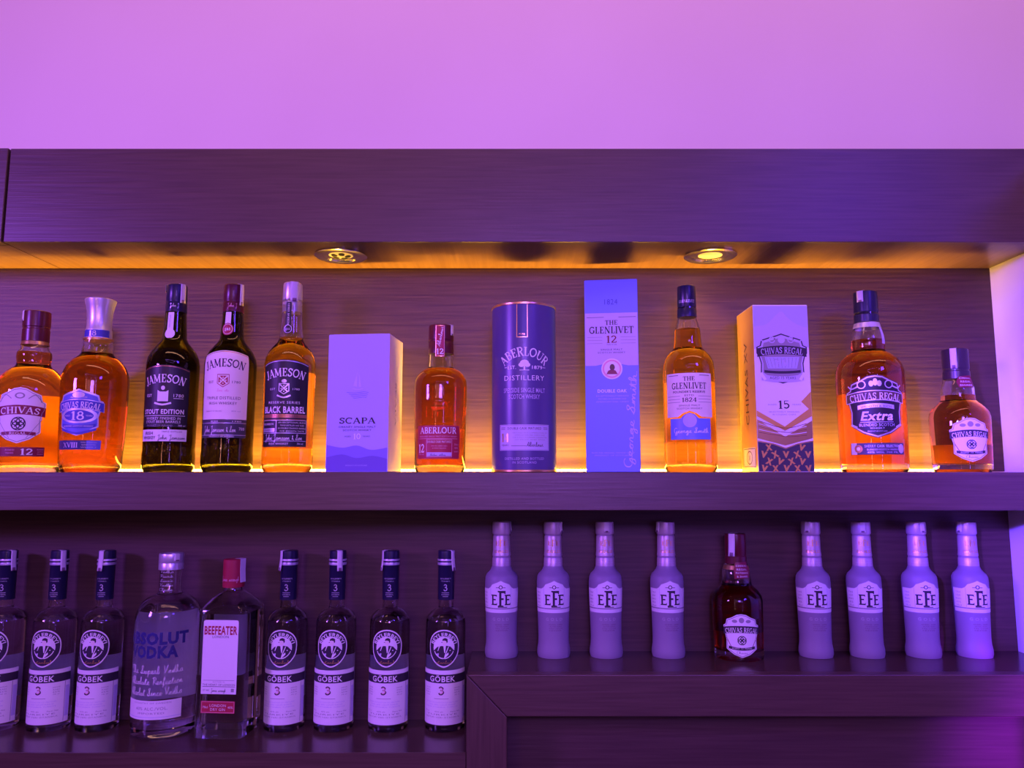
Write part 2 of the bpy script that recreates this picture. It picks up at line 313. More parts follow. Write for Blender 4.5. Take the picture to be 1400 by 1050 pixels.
class Print:
    """flat printed matter collected in (u, v) and then laid on a surface. Units: px of the photograph, times S; v0 = height of the centre"""
    def __init__(s, S, v0=0.0, u0=0.0): s.S, s.v0, s.u0 = S, v0, u0; s.items = []; s.mats = []
    def _add(s, polys, m, lvl, rim=None):
        if m not in s.mats: s.mats.append(m)
        T = lambda p: (s.u0 + p[0] * s.S, s.v0 + p[1] * s.S)
        s.items.append(([[T(p) for p in q] for q in polys], s.mats.index(m), lvl, [T(p) for p in rim] if rim else None))
    def poly(s, pts, m, lvl=1, base=False):
        a = sum(p[0] * q[1] - q[0] * p[1] for p, q in zip(pts, pts[1:] + pts[:1]))
        if a < 0: pts = pts[::-1]
        tri = tessellate_polygon([[Vector((x, y, 0)) for x, y in pts]])
        s._add([[pts[i] for i in t] for t in tri], m, lvl, pts if base else None); return s
    def base(s, pts, m): return s.poly(pts, m, 0, True)
    def rect(s, cx, cy, w, h, m, lvl=1, base=False):
        return s.poly([(cx - w / 2, cy - h / 2), (cx + w / 2, cy - h / 2), (cx + w / 2, cy + h / 2), (cx - w / 2, cy + h / 2)], m, lvl, base)
    def frame(s, cx, cy, w, h, t, m, lvl=1):
        s.rect(cx, cy + h / 2, w, t, m, lvl); s.rect(cx, cy - h / 2, w, t, m, lvl); s.rect(cx - w / 2, cy, t, h, m, lvl); s.rect(cx + w / 2, cy, t, h, m, lvl); return s
    def oval(s, cx, cy, rx, ry, m, lvl=1, base=False, n=28): return s.poly(arcp(cx, cy, rx, ry, 0, 360, n)[:-1], m, lvl, base)
    def line(s, pts, w, m, lvl=1, sm=0):
        s._add(stroke_quads(spline(pts, sm) if sm else pts, w), m, lvl); return s
    def loop(s, pts, w, m, lvl=1): return s.line(pts + pts[:2], w, m, lvl)
    def text(s, t, cx, cy, h, w, m, lvl=2, font='sans', bold=.0, shear=0, arc=0, rot=0, pen=.07):
        P = serif(t) if font == 'serif' else script(t, pen) if font == 'script' else sans(t, bold)
        if not P: return s
        xs = [p[0] for q in P for p in q]; x0, x1 = min(xs), max(xs)
        kx = (w / (x1 - x0)) if w else h; ca, sa = math.cos(R(rot)), math.sin(R(rot))
        def f(p):
            x = (p[0] - (x0 + x1) / 2) * kx; y = p[1] * h - h / 2; x += shear * (y + h / 2)
            if arc: a = x / arc; x, y = (arc + y) * math.sin(a), (arc + y) * math.cos(a) - arc
            return (cx + x * ca - y * sa, cy + x * sa + y * ca)
        s._add([[f(p) for p in q] for q in P], m, lvl); return s
    def build(s, name, parent, place, step=None, e0=.0003, de=.00009):
        V, Fc, fm = [], [], []
        def strips(q):
            if not step: return [q]
            lo, hi = min(p[0] for p in q), max(p[0] for p in q); k0, k1 = math.floor(lo / step), math.ceil(hi / step)
            out = []
            if k1 - k0 <= 1: out = [q]; k1 = k0
            for k in range(k0, k1):
                c = q
                for sg, lim in ((1, k * step), (-1, (k + 1) * step)):
                    n = []
                    for a, b in zip(c, c[1:] + c[:1]):
                        ia, ib = sg * (a[0] - lim) >= 0, sg * (b[0] - lim) >= 0
                        if ia: n.append(a)
                        if ia != ib:
                            t = (lim - a[0]) / (b[0] - a[0]); n.append((lim, a[1] + (b[1] - a[1]) * t))
                    c = n
                    if len(c) < 3: break
                if len(c) >= 3: out.append(c)
            fin = []
            for q in out:
                lo, hi = min(p[1] for p in q), max(p[1] for p in q); k0, k1 = math.floor(lo / (2 * step)), math.ceil(hi / (2 * step))
                for k in range(k0, max(k1, k0 + 1)):
                    c = q
                    for sg, lim in ((1, k * 2 * step), (-1, (k + 1) * 2 * step)):
                        n = []
                        for a, b in zip(c, c[1:] + c[:1]):
                            ia, ib = sg * (a[1] - lim) >= 0, sg * (b[1] - lim) >= 0
                            if ia: n.append(a)
                            if ia != ib:
                                t = (lim - a[1]) / (b[1] - a[1]); n.append((a[0] + (b[0] - a[0]) * t, lim))
                        c = n
                        if len(c) < 3: break
                    if len(c) >= 3: fin.append(c)
            return fin
        for polys, mi, lvl, rim in s.items:
            e = e0 + lvl * de
            for q in polys:
                for c in strips(q):
                    b = len(V); V += [place(u, v, e) for u, v in c]; Fc.append(tuple(range(b, len(V)))); fm.append(mi)
            if rim:
                for a, b in zip(rim, rim[1:] + rim[:1]):
                    n = max(1, int(abs(b[0] - a[0]) / step) + 1) if step else 1
                    for k in range(n):
                        p = [a[j] + (b[j] - a[j]) * k / n for j in (0, 1)]; r = [a[j] + (b[j] - a[j]) * (k + 1) / n for j in (0, 1)]
                        i = len(V); V += [place(*p, e), place(*p, 0), place(*r, 0), place(*r, e)]; Fc.append((i, i + 1, i + 2, i + 3)); fm.append(mi)
        return link(name, V, Fc, s.mats, parent, fm, smooth=False)

def on_round(prof, turn=0.0):
    """lay print on a turned surface given by (r, z)"""
    def rad(z):
        if z <= prof[0][1]: return prof[0][0]
        for (r0, z0), (r1, z1) in zip(prof, prof[1:]):
            if z0 <= z <= z1: return r0 + (r1 - r0) * ((z - z0) / (z1 - z0) if z1 > z0 else 0)
        return prof[-1][0]
    rm = max(r for r, z in prof)
    def place(u, v, e):
        r = rad(v) + e; a = u / rm + turn
        return (r * math.sin(a), -r * math.cos(a), v)
    return place
def on_neck(prof, zc, turn=0.0):
    base = on_round(prof, 0); rr = math.hypot(*base(0, zc, 0)[:2]); rm = max(r for r, z in prof)
    return lambda u, v, e: on_round(prof, turn)(u * rm / rr, v, e)

# ------------------------------------------------------------------ the built-in shelving and the walls
XL = -1.25
st = lambda o: tag(o, kind='structure')
st(box('floor', -2.2, X_WALL + .6, -4.2, .4, -.05, 0, 'floor_tile'))
st(box('wall_back', XL - .6, X_WALL + .3, .02, .26, Z_HT - .001, 2.95, 'plaster_warm_lit'))
st(box('wall_right', X_WALL, X_WALL + .12, -.35, .26, 0, Z_HT - .002, 'plaster_white'))
st(box('trim_1', XL, X_WALL, BACK, BACK + .018, 0, Z_HB + .01, 'wood_panel'))
hd = empty('bulkhead', (0, 0, Z_HB))
tag(hd, 'dark wood boxed bulkhead above the lit shelf with spotlights in its underside', 'bulkhead')
XS = at(3, 333, 0)[0]
def rel(o, root): o.location = (-root.location[0], -root.location[1], -root.location[2]); return o
rel(box('fascia_board', XS + .0012, X_WALL - .001, 0, .018, Z_HB, Z_HT, 'wood', hd, .0012), hd)
rel(box('fascia_board', XL, XS - .0012, -.002, .016, Z_HB, Z_HT, 'wood', hd, .0012), hd)
rel(box('underside_board', XS + .0006, X_WALL - .001, .018, BACK - .001, Z_HB + .0005, Z_HB + .017, 'wood_deep', hd), hd)
rel(box('underside_board', XL, XS - .0006, .018, BACK - .001, Z_HB + .0003, Z_HB + .017, 'wood_deep', hd), hd)
sh = tag(box('wall_shelf', XL, X_WALL - .001, 0, BACK - .0005, Z_UB, Z_UP, 'wood', None, .0012),
         'thick dark wood shelf carrying the amber lit whisky bottles and gift boxes', 'shelf')
cb = empty('bar_plinth', (X_RISE, 0, 0))
tag(cb, 'raised dark wood plinth under the frosted bottles with a framed recessed panel', 'plinth')
rel(box('plinth_top', X_RISE, X_WALL - .001, 0.004, BACK - .0005, Z_LR - .016, Z_LR, 'wood_top', cb), cb)
# mitred front frame: rail and post
def prism(name, pts, y0, y1, m, root):
    n = len(pts); V = [(x, y0, z) for x, z in pts] + [(x, y1, z) for x, z in pts]
    f = [tuple(range(n)), tuple(range(2 * n - 1, n - 1, -1))] + [(i, i + n, (i + 1) % n + n, (i + 1) % n) for i in range(n)]
    o = link(name, V, f, m, root, smooth=False)
    b = o.modifiers.new('edge', 'BEVEL'); b.width = .0012; b.segments = 2; b.limit_method = 'ANGLE'
    return rel(o, root)
zt = Z_LR + .0004
prism('front_rail', [(X_RISE + .0008, zt), (X_POST, Z_LF), (X_WALL - .001, Z_LF), (X_WALL - .001, zt)], 0, .02, 'wood', cb)
prism('front_post', [(X_RISE, zt), (X_RISE, 0.002), (X_POST, 0.002), (X_POST, Z_LF - .0008)], 0, .02, 'wood_upright', cb)
rel(box('side_board', X_RISE, X_RISE + .018, .02, BACK - .0005, .002, Z_LR - .0162, 'wood_upright', cb), cb)
rel(box('inset_panel', X_RISE + .018, X_WALL - .001, .055, .07, .002, Z_LR - .0162, 'wood', cb), cb)
lc = empty('bar_counter', (0, 0, 0))
tag(lc, 'low dark wood counter under the clear bottles left of the plinth', 'counter')
box('counter_top', XL, X_RISE - .0008, 0.004, BACK - .0005, Z_LL - .018, Z_LL, 'wood_top', lc)
box('counter_front', XL, X_RISE - .0008, 0, .0035, .002, Z_LL + .0003, 'wood', lc)

# amber light strip along the foot of the back panel
ls = empty('light_strip', (0, .143, Z_UP))
tag(ls, 'glowing amber light strip along the shelf behind the whisky bottles', 'light strip')
box('strip_tape', XL, X_WALL - .004, -.006, .007, .0003, .0018, 'tape', ls)
box('light_strip_diodes', XL, X_WALL - .09, -.003, .005, .0019, .0055, 'led', ls)

al = area('light_strip_glow', ((XL + X_WALL - .09) / 2, .1445, Z_UP + .0062), ((XL + X_WALL - .09) / 2, .1445, 3), X_WALL - .09 - XL, .008, (1, .50, .035), 14, 54)
# recessed spotlights in the bulkhead
def downlight(px, py, label, lit):
    Y = .072; x, z, t = at(px, py, Y)
    o = empty('recessed_spotlight', (x, Y, Z_HB)); tag(o, label, 'spotlight', 'spotlights in the bulkhead')
    k = .0425
    lathe('trim_ring', [(k, .0), (k, -.0018), (k - .003, -.0035), (k - .009, -.0042), (k - .013, -.003), (k - .015, -.0005), (k - .015, 0)], 'chrome', o)
    lathe('reflector', [(k - .015, -.0004), (k - .018, -.0012), (k - .021, -.0008), (k - .023, -.0003)], 'chrome', o)
    lathe('lens', [(0, -.0022 if not lit else -.003), (.010, -.002), (k - .023, -.0002)], 'lamp_glass', o)
    for q in range(5 if not lit else 0):
        a = q * 1.2566; s = lathe('lens_facet', [(0, -.0035), (.004, -.0028), (.0055, -.0005)], 'lamp_dark', o, 16); s.location = (.011 * math.cos(a), .011 * math.sin(a), -.0005)
    return o
downlight(466, 352, 'chrome recessed spotlight above the pale blue gift box', False)
dl = downlight(971, 350, 'chrome recessed spotlight above the bottle with a blue band label', True)
spot('spotlight_beam', (dl.location[0], .085, Z_HB - .006), (dl.location[0] - .04, .11, Z_HB - .30), (1, .42, .06), 1.6, 120, 1, .014)

# ------------------------------------------------------------------ bottles
def profile(base_px, base_py, Y, zs, rows):
    x = at(base_px, base_py, Y)[0]; out = []
    for py, hw in rows:
        _, z, t = at(700, py, Y); out.append((hw * t / F, max(0.0, z - zs)))
    out[0] = (out[0][0], 0.0)
    return x, out
class Bottle:
    def __init__(s, name, label, cat, base_px, base_py, Y, zs, rows, liquid, fill_py, glass='glass', turn=0, group=None, wall=.0028, seg=64):
        s.x, s.prof = profile(base_px, base_py, Y, zs, rows); s.Y, s.zs, s.turn = Y, zs, turn
        s.root = tag(empty(name, (s.x, Y, zs + .0002), 0), label, cat, group)
        p = s.prof; top = p[-1][1]; s.S = at(700, base_py - 60, Y)[2] / F
        outer = [(0, .004), (p[0][0] * .6, .003), (p[0][0] * .86, 0)] + p + [(0, top)]
        v, f = lathe_geo(outer, seg)
        if fill_py is not None:
            zf = s.z(fill_py); s.zf = zf
            inner = [(r - wall, z) for r, z in p if z > zf + .001]
            rf = s.r(zf) - wall
            cav = [(0, zf), (rf, zf)] + inner[:-1] + [(inner[-1][0], top - .003), (0, top - .003)]
            v2, f2 = lathe_geo(cav, seg, len(v), True); v += v2; f += f2
        link('glass_body', v, f, glass, s.root)
        if liquid:
            bt = .013; lp = [(0, bt + .003), (p[1][0] * .6, bt + .001), (p[1][0] * .86, bt), (s.r(bt + .005) - wall, bt + .005)] + [(r - wall, z) for r, z in p if bt + .007 < z < zf - .001] + [(s.r(zf) - wall, zf - .0004), (0, zf - .0004)]
            lathe('liquid', lp, liquid, s.root, seg)
    def z(s, py): return at(700, py, s.Y)[1] - s.zs
    def r(s, z):
        for (r0, z0), (r1, z1) in zip(s.prof, s.prof[1:]):
            if z0 <= z <= z1 and z1 > z0: return r0 + (r1 - r0) * (z - z0) / (z1 - z0)
        return s.prof[-1][0]
    def px(s, hw, py): return hw * at(700, py, s.Y)[2] / F
    def turned(s, name, rows, m, closed=True):
        pr = [(s.px(hw, py), s.z(py)) for py, hw in rows]
        if closed: pr = [(0, pr[0][1])] + pr + [(0, pr[-1][1])]
        o = lathe(name, pr, m, s.root); return o
    def print(s, py): return Print(s.S, s.z(py))
    def body(s, P, name, turn=0): return P.build(name, s.root, on_round(s.prof, R(turn + s.turn)), s.S * 3)
    def neck(s, P, name, rows, turn=0, e0=.0003):
        pr = [(s.px(hw, py), s.z(py)) for py, hw in rows]; rm = max(r for r, _ in pr)
        return P.build(name, s.root, on_round(pr, R(turn + s.turn)), s.S * 3, e0)
    def back(s, py0, py1, wpx, m='back_paper'):
        c = (py0 + py1) / 2
        return s.body(s.print(c).rect(0, 0, wpx, abs(py1 - py0), m, 0, True), 'back_label', 180)
    def strip(s, turn, rows, top_py, length, w=9, dangle=0):
        """paper duty strip over the cap: a bent ribbon down the side, its tail lifted off when it dangles"""
        a = R(turn + s.turn); V, Fc, fm = [], [], []
        pr = [(s.px(hw, py), s.z(py)) for py, hw in rows]; rt, ztop = pr[-1]
        pts = [(rt * .1, ztop + .0006), (rt * .7, ztop + .0006), (rt + .0006, ztop - .0005)]
        rr = lambda z: on_round(pr)(0, z, 0)[1] * -1
        n = 6
        for k in range(1, n + 1):
            z = ztop - length * s.S * k / n; lift = dangle * s.S * max(0, (k - 2) / (n - 2)) ** 1.5
            pts.append((rr(z) + .0007 + lift, z))
        hw_ = w * s.S / 2; m_ = 4
        for r, z in pts:
            for k in range(m_ + 1):
                u = -hw_ + 2 * hw_ * k / m_
                if r > rt * .9: b = u / r; q = (r * math.sin(b), -r * math.cos(b), z)
                else: q = (u, -r, z)
                V.append(q)
        c = m_ + 1
        for i in range(len(pts) - 1):
            for k in range(m_):
                Fc.append((i * c + k + c, i * c + k + c + 1, i * c + k + 1, i * c + k)); fm.append(1 if (i == len(pts) - 2 and 0 < k < 3) else 0)
        o = link('duty_strip', V, Fc, ['stamp', 'strip_ink'], s.root, fm, sharp=60); o.rotation_euler = (0, 0, a)
        sm = o.modifiers.new('thick', 'SOLIDIFY'); sm.thickness = .00025; sm.offset = 1
        return o

UP = 643
def shield(w, h, top=.12):
    """crest outline with a crowned top and a pointed foot; centre 0"""
    a, b = w / 2, h / 2
    return [(0, -b), (a * .45, -b * .86), (a * .86, -b * .62), (a * .84, -b * .2), (a * .92, b * .1), (a, b * .2), (a, b * .46), (a * .86, b * .52), (a * .80, b * .74),
            (a * .5, b * .84), (a * .25, b * (1 - top * .3)), (0, b), (-a * .25, b * (1 - top * .3)), (-a * .5, b * .84), (-a * .80, b * .74), (-a * .86, b * .52),
            (-a, b * .46), (-a, b * .2), (-a * .92, b * .1), (-a * .84, -b * .2), (-a * .86, -b * .62), (-a * .45, -b * .86)]
def band(w, y, h, sag, n=10):
    """a ribbon that bows upward by sag"""
    top = [(-w / 2 + w * k / n, y + h / 2 + sag * (1 - (2 * k / n - 1) ** 2)) for k in range(n + 1)]
    return [(x, z - h) for x, z in top] + top[::-1]
def knot(P, cx, cy, r, m, lvl=2):
    """round twisted emblem"""
    for k in range(4): a = R(90 * k + 45); P.loop(arcp(cx + r * .42 * math.cos(a), cy + r * .42 * math.sin(a), r * .55, r * .55, 0, 360, 14)[:-1], r * .16, m, lvl)
    P.line([(cx - r * .5, cy - r * .5), (cx + r * .5, cy + r * .5)], r * .16, m, lvl); P.line([(cx - r * .5, cy + r * .5), (cx + r * .5, cy - r * .5)], r * .16, m, lvl)
    P.loop(arcp(cx, cy, r, r, 0, 360, 18)[:-1], r * .12, m, lvl)
def crest(P, cx, cy, s, field, line, lvl=2):
    sh_ = [(-s, s), (s, s), (s, -s * .5), (0, -s * 1.15), (-s, -s * .5)]
    P.poly([(cx + a, cy + b) for a, b in sh_], line, lvl); P.poly([(cx + a * .84, cy + b * .84) for a, b in sh_], field, lvl + 1)
    P.line([(cx - s * .8, cy + s * .8), (cx + s * .7, cy - s * .6)], s * .26, line, lvl + 2); P.line([(cx + s * .8, cy + s * .8), (cx - s * .7, cy - s * .6)], s * .26, line, lvl + 2)
    for dx, dy in ((0, .55), (0, -.55), (.5, 0), (-.5, 0)): P.oval(cx + dx * s, cy + dy * s, s * .14, s * .14, line, lvl + 2, n=8)
def small_lines(P, cx, cy, w, n, gap, m, words):
    for k in range(n): P.text(words[k % len(words)], cx, cy - k * gap, gap * .55, w * (1 - .14 * (k % 2)), m)

# --- 1  round shoulder bottle, white shield label
b = Bottle('whisky_bottle', 'amber whisky bottle with white shield label, at the lit shelf\'s left end', 'whisky bottle', 35.5, UP, .072, Z_UP,
    [(UP, 41), (640, 43.3), (540, 43.5), (530, 42.5), (522, 39.5), (514, 35), (507, 28.5), (503, 22.5), (500, 20.8), (496, 20.2), (490, 21.2), (485, 21), (482, 20.2), (479, 17.8), (468, 15.6), (430, 15.2)],
    'whisky', 483, turn=15)
b.turned('screw_cap', [(468, 16.6), (452, 16.6), (451, 16), (449, 16), (448, 16.8), (436, 16.8), (428, 16.4), (427, 15.4)], 'maroon_cap')
b.turned('neck_band', [(473, 17.2), (468.5, 16.4)], 'gold', False)
b.back(540, 626, 66)
P = b.print(571); P.base(shield(62, 74), 'white'); P.loop(shield(58, 70), .8, 'gray_ink')
P.poly(band(62, 4, 12.5, 3.4), 'crimson', 1); P.text('CHIVAS', 0, 7, 8.5, 48, 'white', 2, 'serif', arc=140)
knot(P, 0, -11, 8.5, 'ink'); P.poly(band(42, -24.5, 4.5, 1.2), 'crimson', 1); P.text('REGAL', 0, -23.6, 3, 20, 'white', 2, 'serif')
for sx in (-1, 1): P.line([(sx * 28, -4), (sx * 10, -30)], .6, 'gray_ink'); P.line([(sx * 26, 18), (sx * 18, 27), (sx * 10, 22)], 1, 'gray_ink', sm=4)
P.oval(0, 26, 6, 4, 'gray_ink'); P.oval(0, 26, 4, 2.6, 'white', 2)
b.body(P, 'front_label')
P = b.print(619); P.rect(0, 0, 66, 12, 'crimson', 0, True); P.text('12', 12, 0, 8, 14, 'white', 2, 'serif'); small_lines(P, -8, 2.4, 12, 2, 4, 'pinkish', ['AGED', 'YEARS'])
P.text('XII', -26, 0, 6, 9, 'pinkish'); small_lines(P, 28, 3, 8, 3, 3, 'pinkish', ['BLENDED', 'SCOTCH', 'WHISKY']); b.body(P, 'lower_label')
b.strip(-60, [(451, 16.6), (427, 16.6)], 427, 15)

# --- 2  silver flared stopper
b = Bottle('whisky_bottle', 'amber whisky bottle with flared silver stopper and blue crest label marked 18', 'whisky bottle', 123, UP, .074, Z_UP,
    [(UP, 34), (641, 37), (634, 39), (600, 40.5), (560, 41.5), (525, 42), (512, 40.5), (502, 36.5), (494, 30), (488, 22.5), (484, 19.8), (474, 19), (466, 18.8), (464, 16)],
    'whisky_red', 484, turn=2)
b.turned('neck_ring', [(467, 18.8), (465, 19), (464, 18.4)], 'gold', True)
b.turned('stopper', [(464, 17), (452, 16.4), (450, 15.6), (438, 15.4), (427, 16.2), (420, 17.6), (413, 19.4), (411.5, 19.6), (410.5, 19)], 'silver')
P = b.print(458.3); P.rect(0, 0, 46, 11.5, 'blue_deep', 0, True); P.frame(0, 0, 46, 10.5, .9, 'silver_print'); P.text('18', 0, 0, 7, 10, 'silver_print', 2, 'serif'); b.neck(P, 'neck_label', [(464, 17), (452, 16.4)])
P = b.print(567); s_ = shield(62, 62, .3); P.base(s_, 'silver_print'); P.poly([(x * .93, y * .92) for x, y in s_], 'blue', 1)
P.poly(band(64, 6, 12, 5), 'blue_deep', 2); P.loop(band(64, 6, 12, 5), .9, 'silver_print', 3); P.text('CHIVAS REGAL', 0, 10, 8, 56, 'white', 4, 'serif', arc=110)
P.oval(0, -4.5, 25, 10, 'silver_print', 2); P.oval(0, -4.5, 20, 7.5, 'blue_deep', 3); P.text('18', 0, -4.5, 11, 17, 'white', 4, 'serif')
P.text('AGED', -14.5, -4.5, 2.2, 8, 'white', 4); P.text('YEARS', 14.5, -4.5, 2.2, 8, 'white', 4)
P.poly(band(46, -17, 4.2, -2), 'blue_deep', 2); P.text('BLENDED SCOTCH WHISKY', 0, -18.2, 2.2, 40, 'white', 3)
P.line([(-24, -22), (0, -28), (24, -22)], 3, 'blue_deep', 3, 4); P.oval(0, 23, 8, 4, 'silver_print', 3); P.text('AGED 18 YEARS', 0, 20, 2, 22, 'silver_print', 3)
b.body(P, 'front_label')
P = b.print(610); P.rect(0, 0, 62, 12, 'blue', 0, True); P.rect(-9, 0, 44, 12, 'navy', 1); P.text('XVIII', -9, 0, 6.5, 22, 'silver_print', 2, 'serif', ); small_lines(P, 16, 3.4, 20, 3, 3.2, 'silver_print', ['GOLD SIGNATURE', 'BLENDED SCOTCH', 'WHISKY']); b.body(P, 'lower_label')

# --- 3, 4, 5  tall straight bottles with arched labels
JR = lambda: [(UP, 30), (640.5, 33), (636, 34), (622, 34), (617, 33.4), (510, 34), (500, 34), (491, 32.6), (482, 28.4), (475, 23), (469, 18), (464, 15.8), (455, 15), (428, 13.4), (394, 12.4)]
def arch(w, y0, y1, rise, n=12):
    return [(-w / 2, y0), (w / 2, y0)] + [(w / 2 - w * k / n, y1 + rise * (1 - (2 * k / n - 1) ** 2)) for k in range(n + 1)]
CAPROWS = [(428, 13.8), (416, 13.6), (415, 13.1), (413, 13.1), (412, 13.5), (393, 12.9), (391.5, 12.6), (390.5, 11.6)]
# stout edition
b = Bottle('whiskey_bottle', 'dark green whiskey bottle with black arched label and black cap, beside the blue crest bottle', 'whiskey bottle', 229.5, UP, .075, Z_UP, JR(), 'whisky_green', 470, 'glass_green', 5)
b.turned('screw_cap', CAPROWS, 'navy_cap')
P = b.print(420); P.text('John J', 2, 0, 5, 12, 'silver_print', 1, 'script'); b.neck(P, 'cap_lettering', CAPROWS)
P = b.print(448); P.rect(-2, 5, 9, 28, 'white', 0, True); P.oval(-2, -11, 7, 7, 'white', 1); P.text('TRIPLE DISTILLED', -3, 6, 2.2, 18, 'gray_ink', 2, rot=90); b.neck(P, 'neck_label', [(464, 15.8), (455, 15), (428, 13.4)])
b.back(505, 612, 50)
P = b.print(545); P.base(arch(68, -41, 36, 6), 'black'); P.line(arch(66, -40, 34.5, 6)[2:], .8, 'bronze'); P.text('JAMESON', 0, 24, 11, 57, 'white', 2, 'serif', arc=85)
P.poly([(-7, -7), (7, -7), (7, 8), (4, 6), (-4, 6), (-7, 8)], 'white', 2); P.line([(-11, -9), (0, -11.5), (11, -9)], 2.4, 'white', 2, 3); P.oval(0, 11, 2.6, 3, 'white', 2, n=10)
P.text('EST', -20, 1, 4, 9, 'white'); P.text('1780', 20, 1, 4.4, 13, 'white'); P.rect(20, -3, 13, .6, 'white')
P.text('STOUT EDITION', 0, -20.5, 6.2, 56, 'white', 2, bold=.03); P.text('WHISKEY FINISHED IN', 0, -29.5, 3.6, 48, 'white', 2); P.text('STOUT BEER BARRELS', 0, -34, 3.6, 48, 'white', 2); P.text('PRODUCT OF IRELAND', -4, -39, 2.2, 36, 'gray_ink'); P.text('700 ml', 26, -39, 2.6, 10, 'white')
P.rect(0, -26, 60, .6, 'white')
b.body(P, 'front_label')
P = b.print(597); P.rect(0, 0, 68, 15.5, 'white', 0, True); P.text('IRISH', -18, 3, 4, 14, 'ink', 2, bold=.03); P.text('WHISKEY', -18, -3, 4, 22, 'ink', 2, bold=.03); P.text('John Jameson', 14, -2.5, 6, 36, 'ink', 2, 'script'); P.text('TRIPLE DISTILLED', 14, 5, 2, 26, 'ink', 2); b.body(P, 'lower_label')
P = b.print(615); P.text('1780', 0, 0, 8, 32, 'glass_green', 0, bold=.0); b.body(P, 'embossed_numerals')
b.strip(52, [(415, 13.8), (390.5, 13.8)], 390, 27, 8); b.strip(-90, [(415, 13.8), (390.5, 13.8)], 390, 10, 8)
# cream label
b = Bottle('whiskey_bottle', 'dark green whiskey bottle with cream label, red crest and burgundy cap', 'whiskey bottle', 309.5, UP, .075, Z_UP, JR(), 'whisky_green', 470, 'glass_green', 5)
b.turned('screw_cap', CAPROWS, 'maroon_cap')
P = b.print(420); P.text('John J', 2, 0, 5.5, 13, 'pinkish', 1, 'script'); b.neck(P, 'cap_lettering', CAPROWS)
P = b.print(444); P.rect(-3, 4, 9, 22, 'white', 0, True); P.oval(-3, -9, 8.6, 8.6, 'red', 1); P.oval(-3, -9, 7.2, 7.2, 'white', 2); P.oval(-3, -9, 6.6, 6.6, 'red', 3); P.text('JJ&S', -3, -9, 3.6, 9, 'white', 4, bold=.02); b.neck(P, 'neck_label', [(464, 15.8), (455, 15), (428, 13.4)])
b.back(505, 610, 50)
P = b.print(538); P.base(arch(68, -38, 49, 6), 'cream'); P.line(arch(66, -37, 47.5, 6)[2:], .8, 'bronze'); P.text('JAMESON', 0, 38, 11, 57, 'ink', 2, 'serif', arc=85)
crest(P, 0, 14, 7.2, 'red', 'cream'); P.loop([(-7.6, 21.8), (7.6, 21.8), (7.6, 10), (0, 5), (-7.6, 10)], 1, 'red', 2)
P.text('EST', -17, 12, 3.4, 8, 'ink'); P.text('1780', 17, 12, 3.4, 11, 'ink'); P.text('Sine Metu', 0, 1, 4, 16, 'pinkish', 2, 'script')
P.text('TRIPLE DISTILLED', 0, -9.5, 4, 47, 'ink'); P.text('IRISH WHISKEY', 0, -16.5, 3.8, 38, 'ink'); P.text('PRODUCT OF IRELAND', -12, -27, 1.8, 24, 'gray_ink'); P.text('40% vol', 18, -27, 1.8, 12, 'gray_ink')
b.body(P, 'front_label')
P = b.print(588); P.rect(0, 0, 68, 24, 'char', 0, True); P.rect(0, 7.4, 68, .7, 'silver_print'); P.rect(0, -8.6, 68, .7, 'silver_print'); P.text('John Jameson & Son', -4, -.6, 8, 46, 'white', 2, 'script'); P.text('700', 27, 0, 4, 8, 'white'); P.text('PRODUCT OF IRELAND', 0, -10.5, 1.8, 34, 'white'); P.text('IRISH', -10, 9.6, 2, 10, 'white'); P.text('1780', 20, 9.6, 2, 12, 'white'); b.body(P, 'lower_label')
P = b.print(612); P.text('1780', 0, 0, 9, 34, 'glass_green', 0); b.body(P, 'embossed_numerals')
b.strip(62, [(415, 13.6), (390.5, 13.6)], 390, 30, 7)
# black barrel
b = Bottle('whiskey_bottle', 'amber whiskey bottle with black arched label and silver cap, beside pale blue box', 'whiskey bottle', 392, UP, .075, Z_UP, JR(), 'whisky_pale', 463, 'glass', 4)
SIL = [(428, 13.2), (415, 13.1), (414, 12.6), (412, 12.6), (411, 13), (391, 12.6), (389, 12.2), (388, 11.2)]
b.turned('screw_cap', SIL, 'silver')
P = b.print(438); P.rect(-2, 2, 8.5, 42, 'black', 0, True); P.text('RESERVE SERIES', -2, 6, 3, 30, 'white', 2, rot=90); P.oval(-2, -15, 7, 7, 'black', 1); P.oval(-2, -15, 5.8, 5.8, 'silver_print', 2); P.oval(-2, -15, 5, 5, 'black', 3); P.text('JJ&S', -2, -15, 3, 7, 'silver_print', 4); b.neck(P, 'neck_label', [(464, 15.8), (455, 15), (428, 13.4)])
b.back(506, 614, 50)
P = b.print(540); P.base(arch(68, -36, 38, 6), 'black'); P.line(arch(66, -35.5, 36.5, 6)[2:], 1, 'silver_print'); P.text('JAMESON', 0, 27, 11, 57, 'white', 2, 'serif', arc=85)
crest(P, 0, 5, 7, 'black', 'silver_print'); P.oval(0, 15, 3.6, 2.6, 'silver_print', n=8); P.line([(-9, -4), (0, -7), (9, -4)], 2, 'silver_print', 2, 3)
P.text('EST', -16, 4.5, 2.6, 8, 'white'); P.text('1780', 16, 4.5, 2.6, 9, 'white'); P.text('RESERVE SERIES', 0, -13.5, 3.4, 44, 'white')
P.text('BLACK BARREL', 0, -23, 8.6, 60, 'white', 2, bold=.03); P.rect(0, -31.5, 66, 4.5, 'bronze'); P.text('TRIPLE DISTILLED', 0, -31.5, 2, 40, 'ink')
b.body(P, 'front_label')
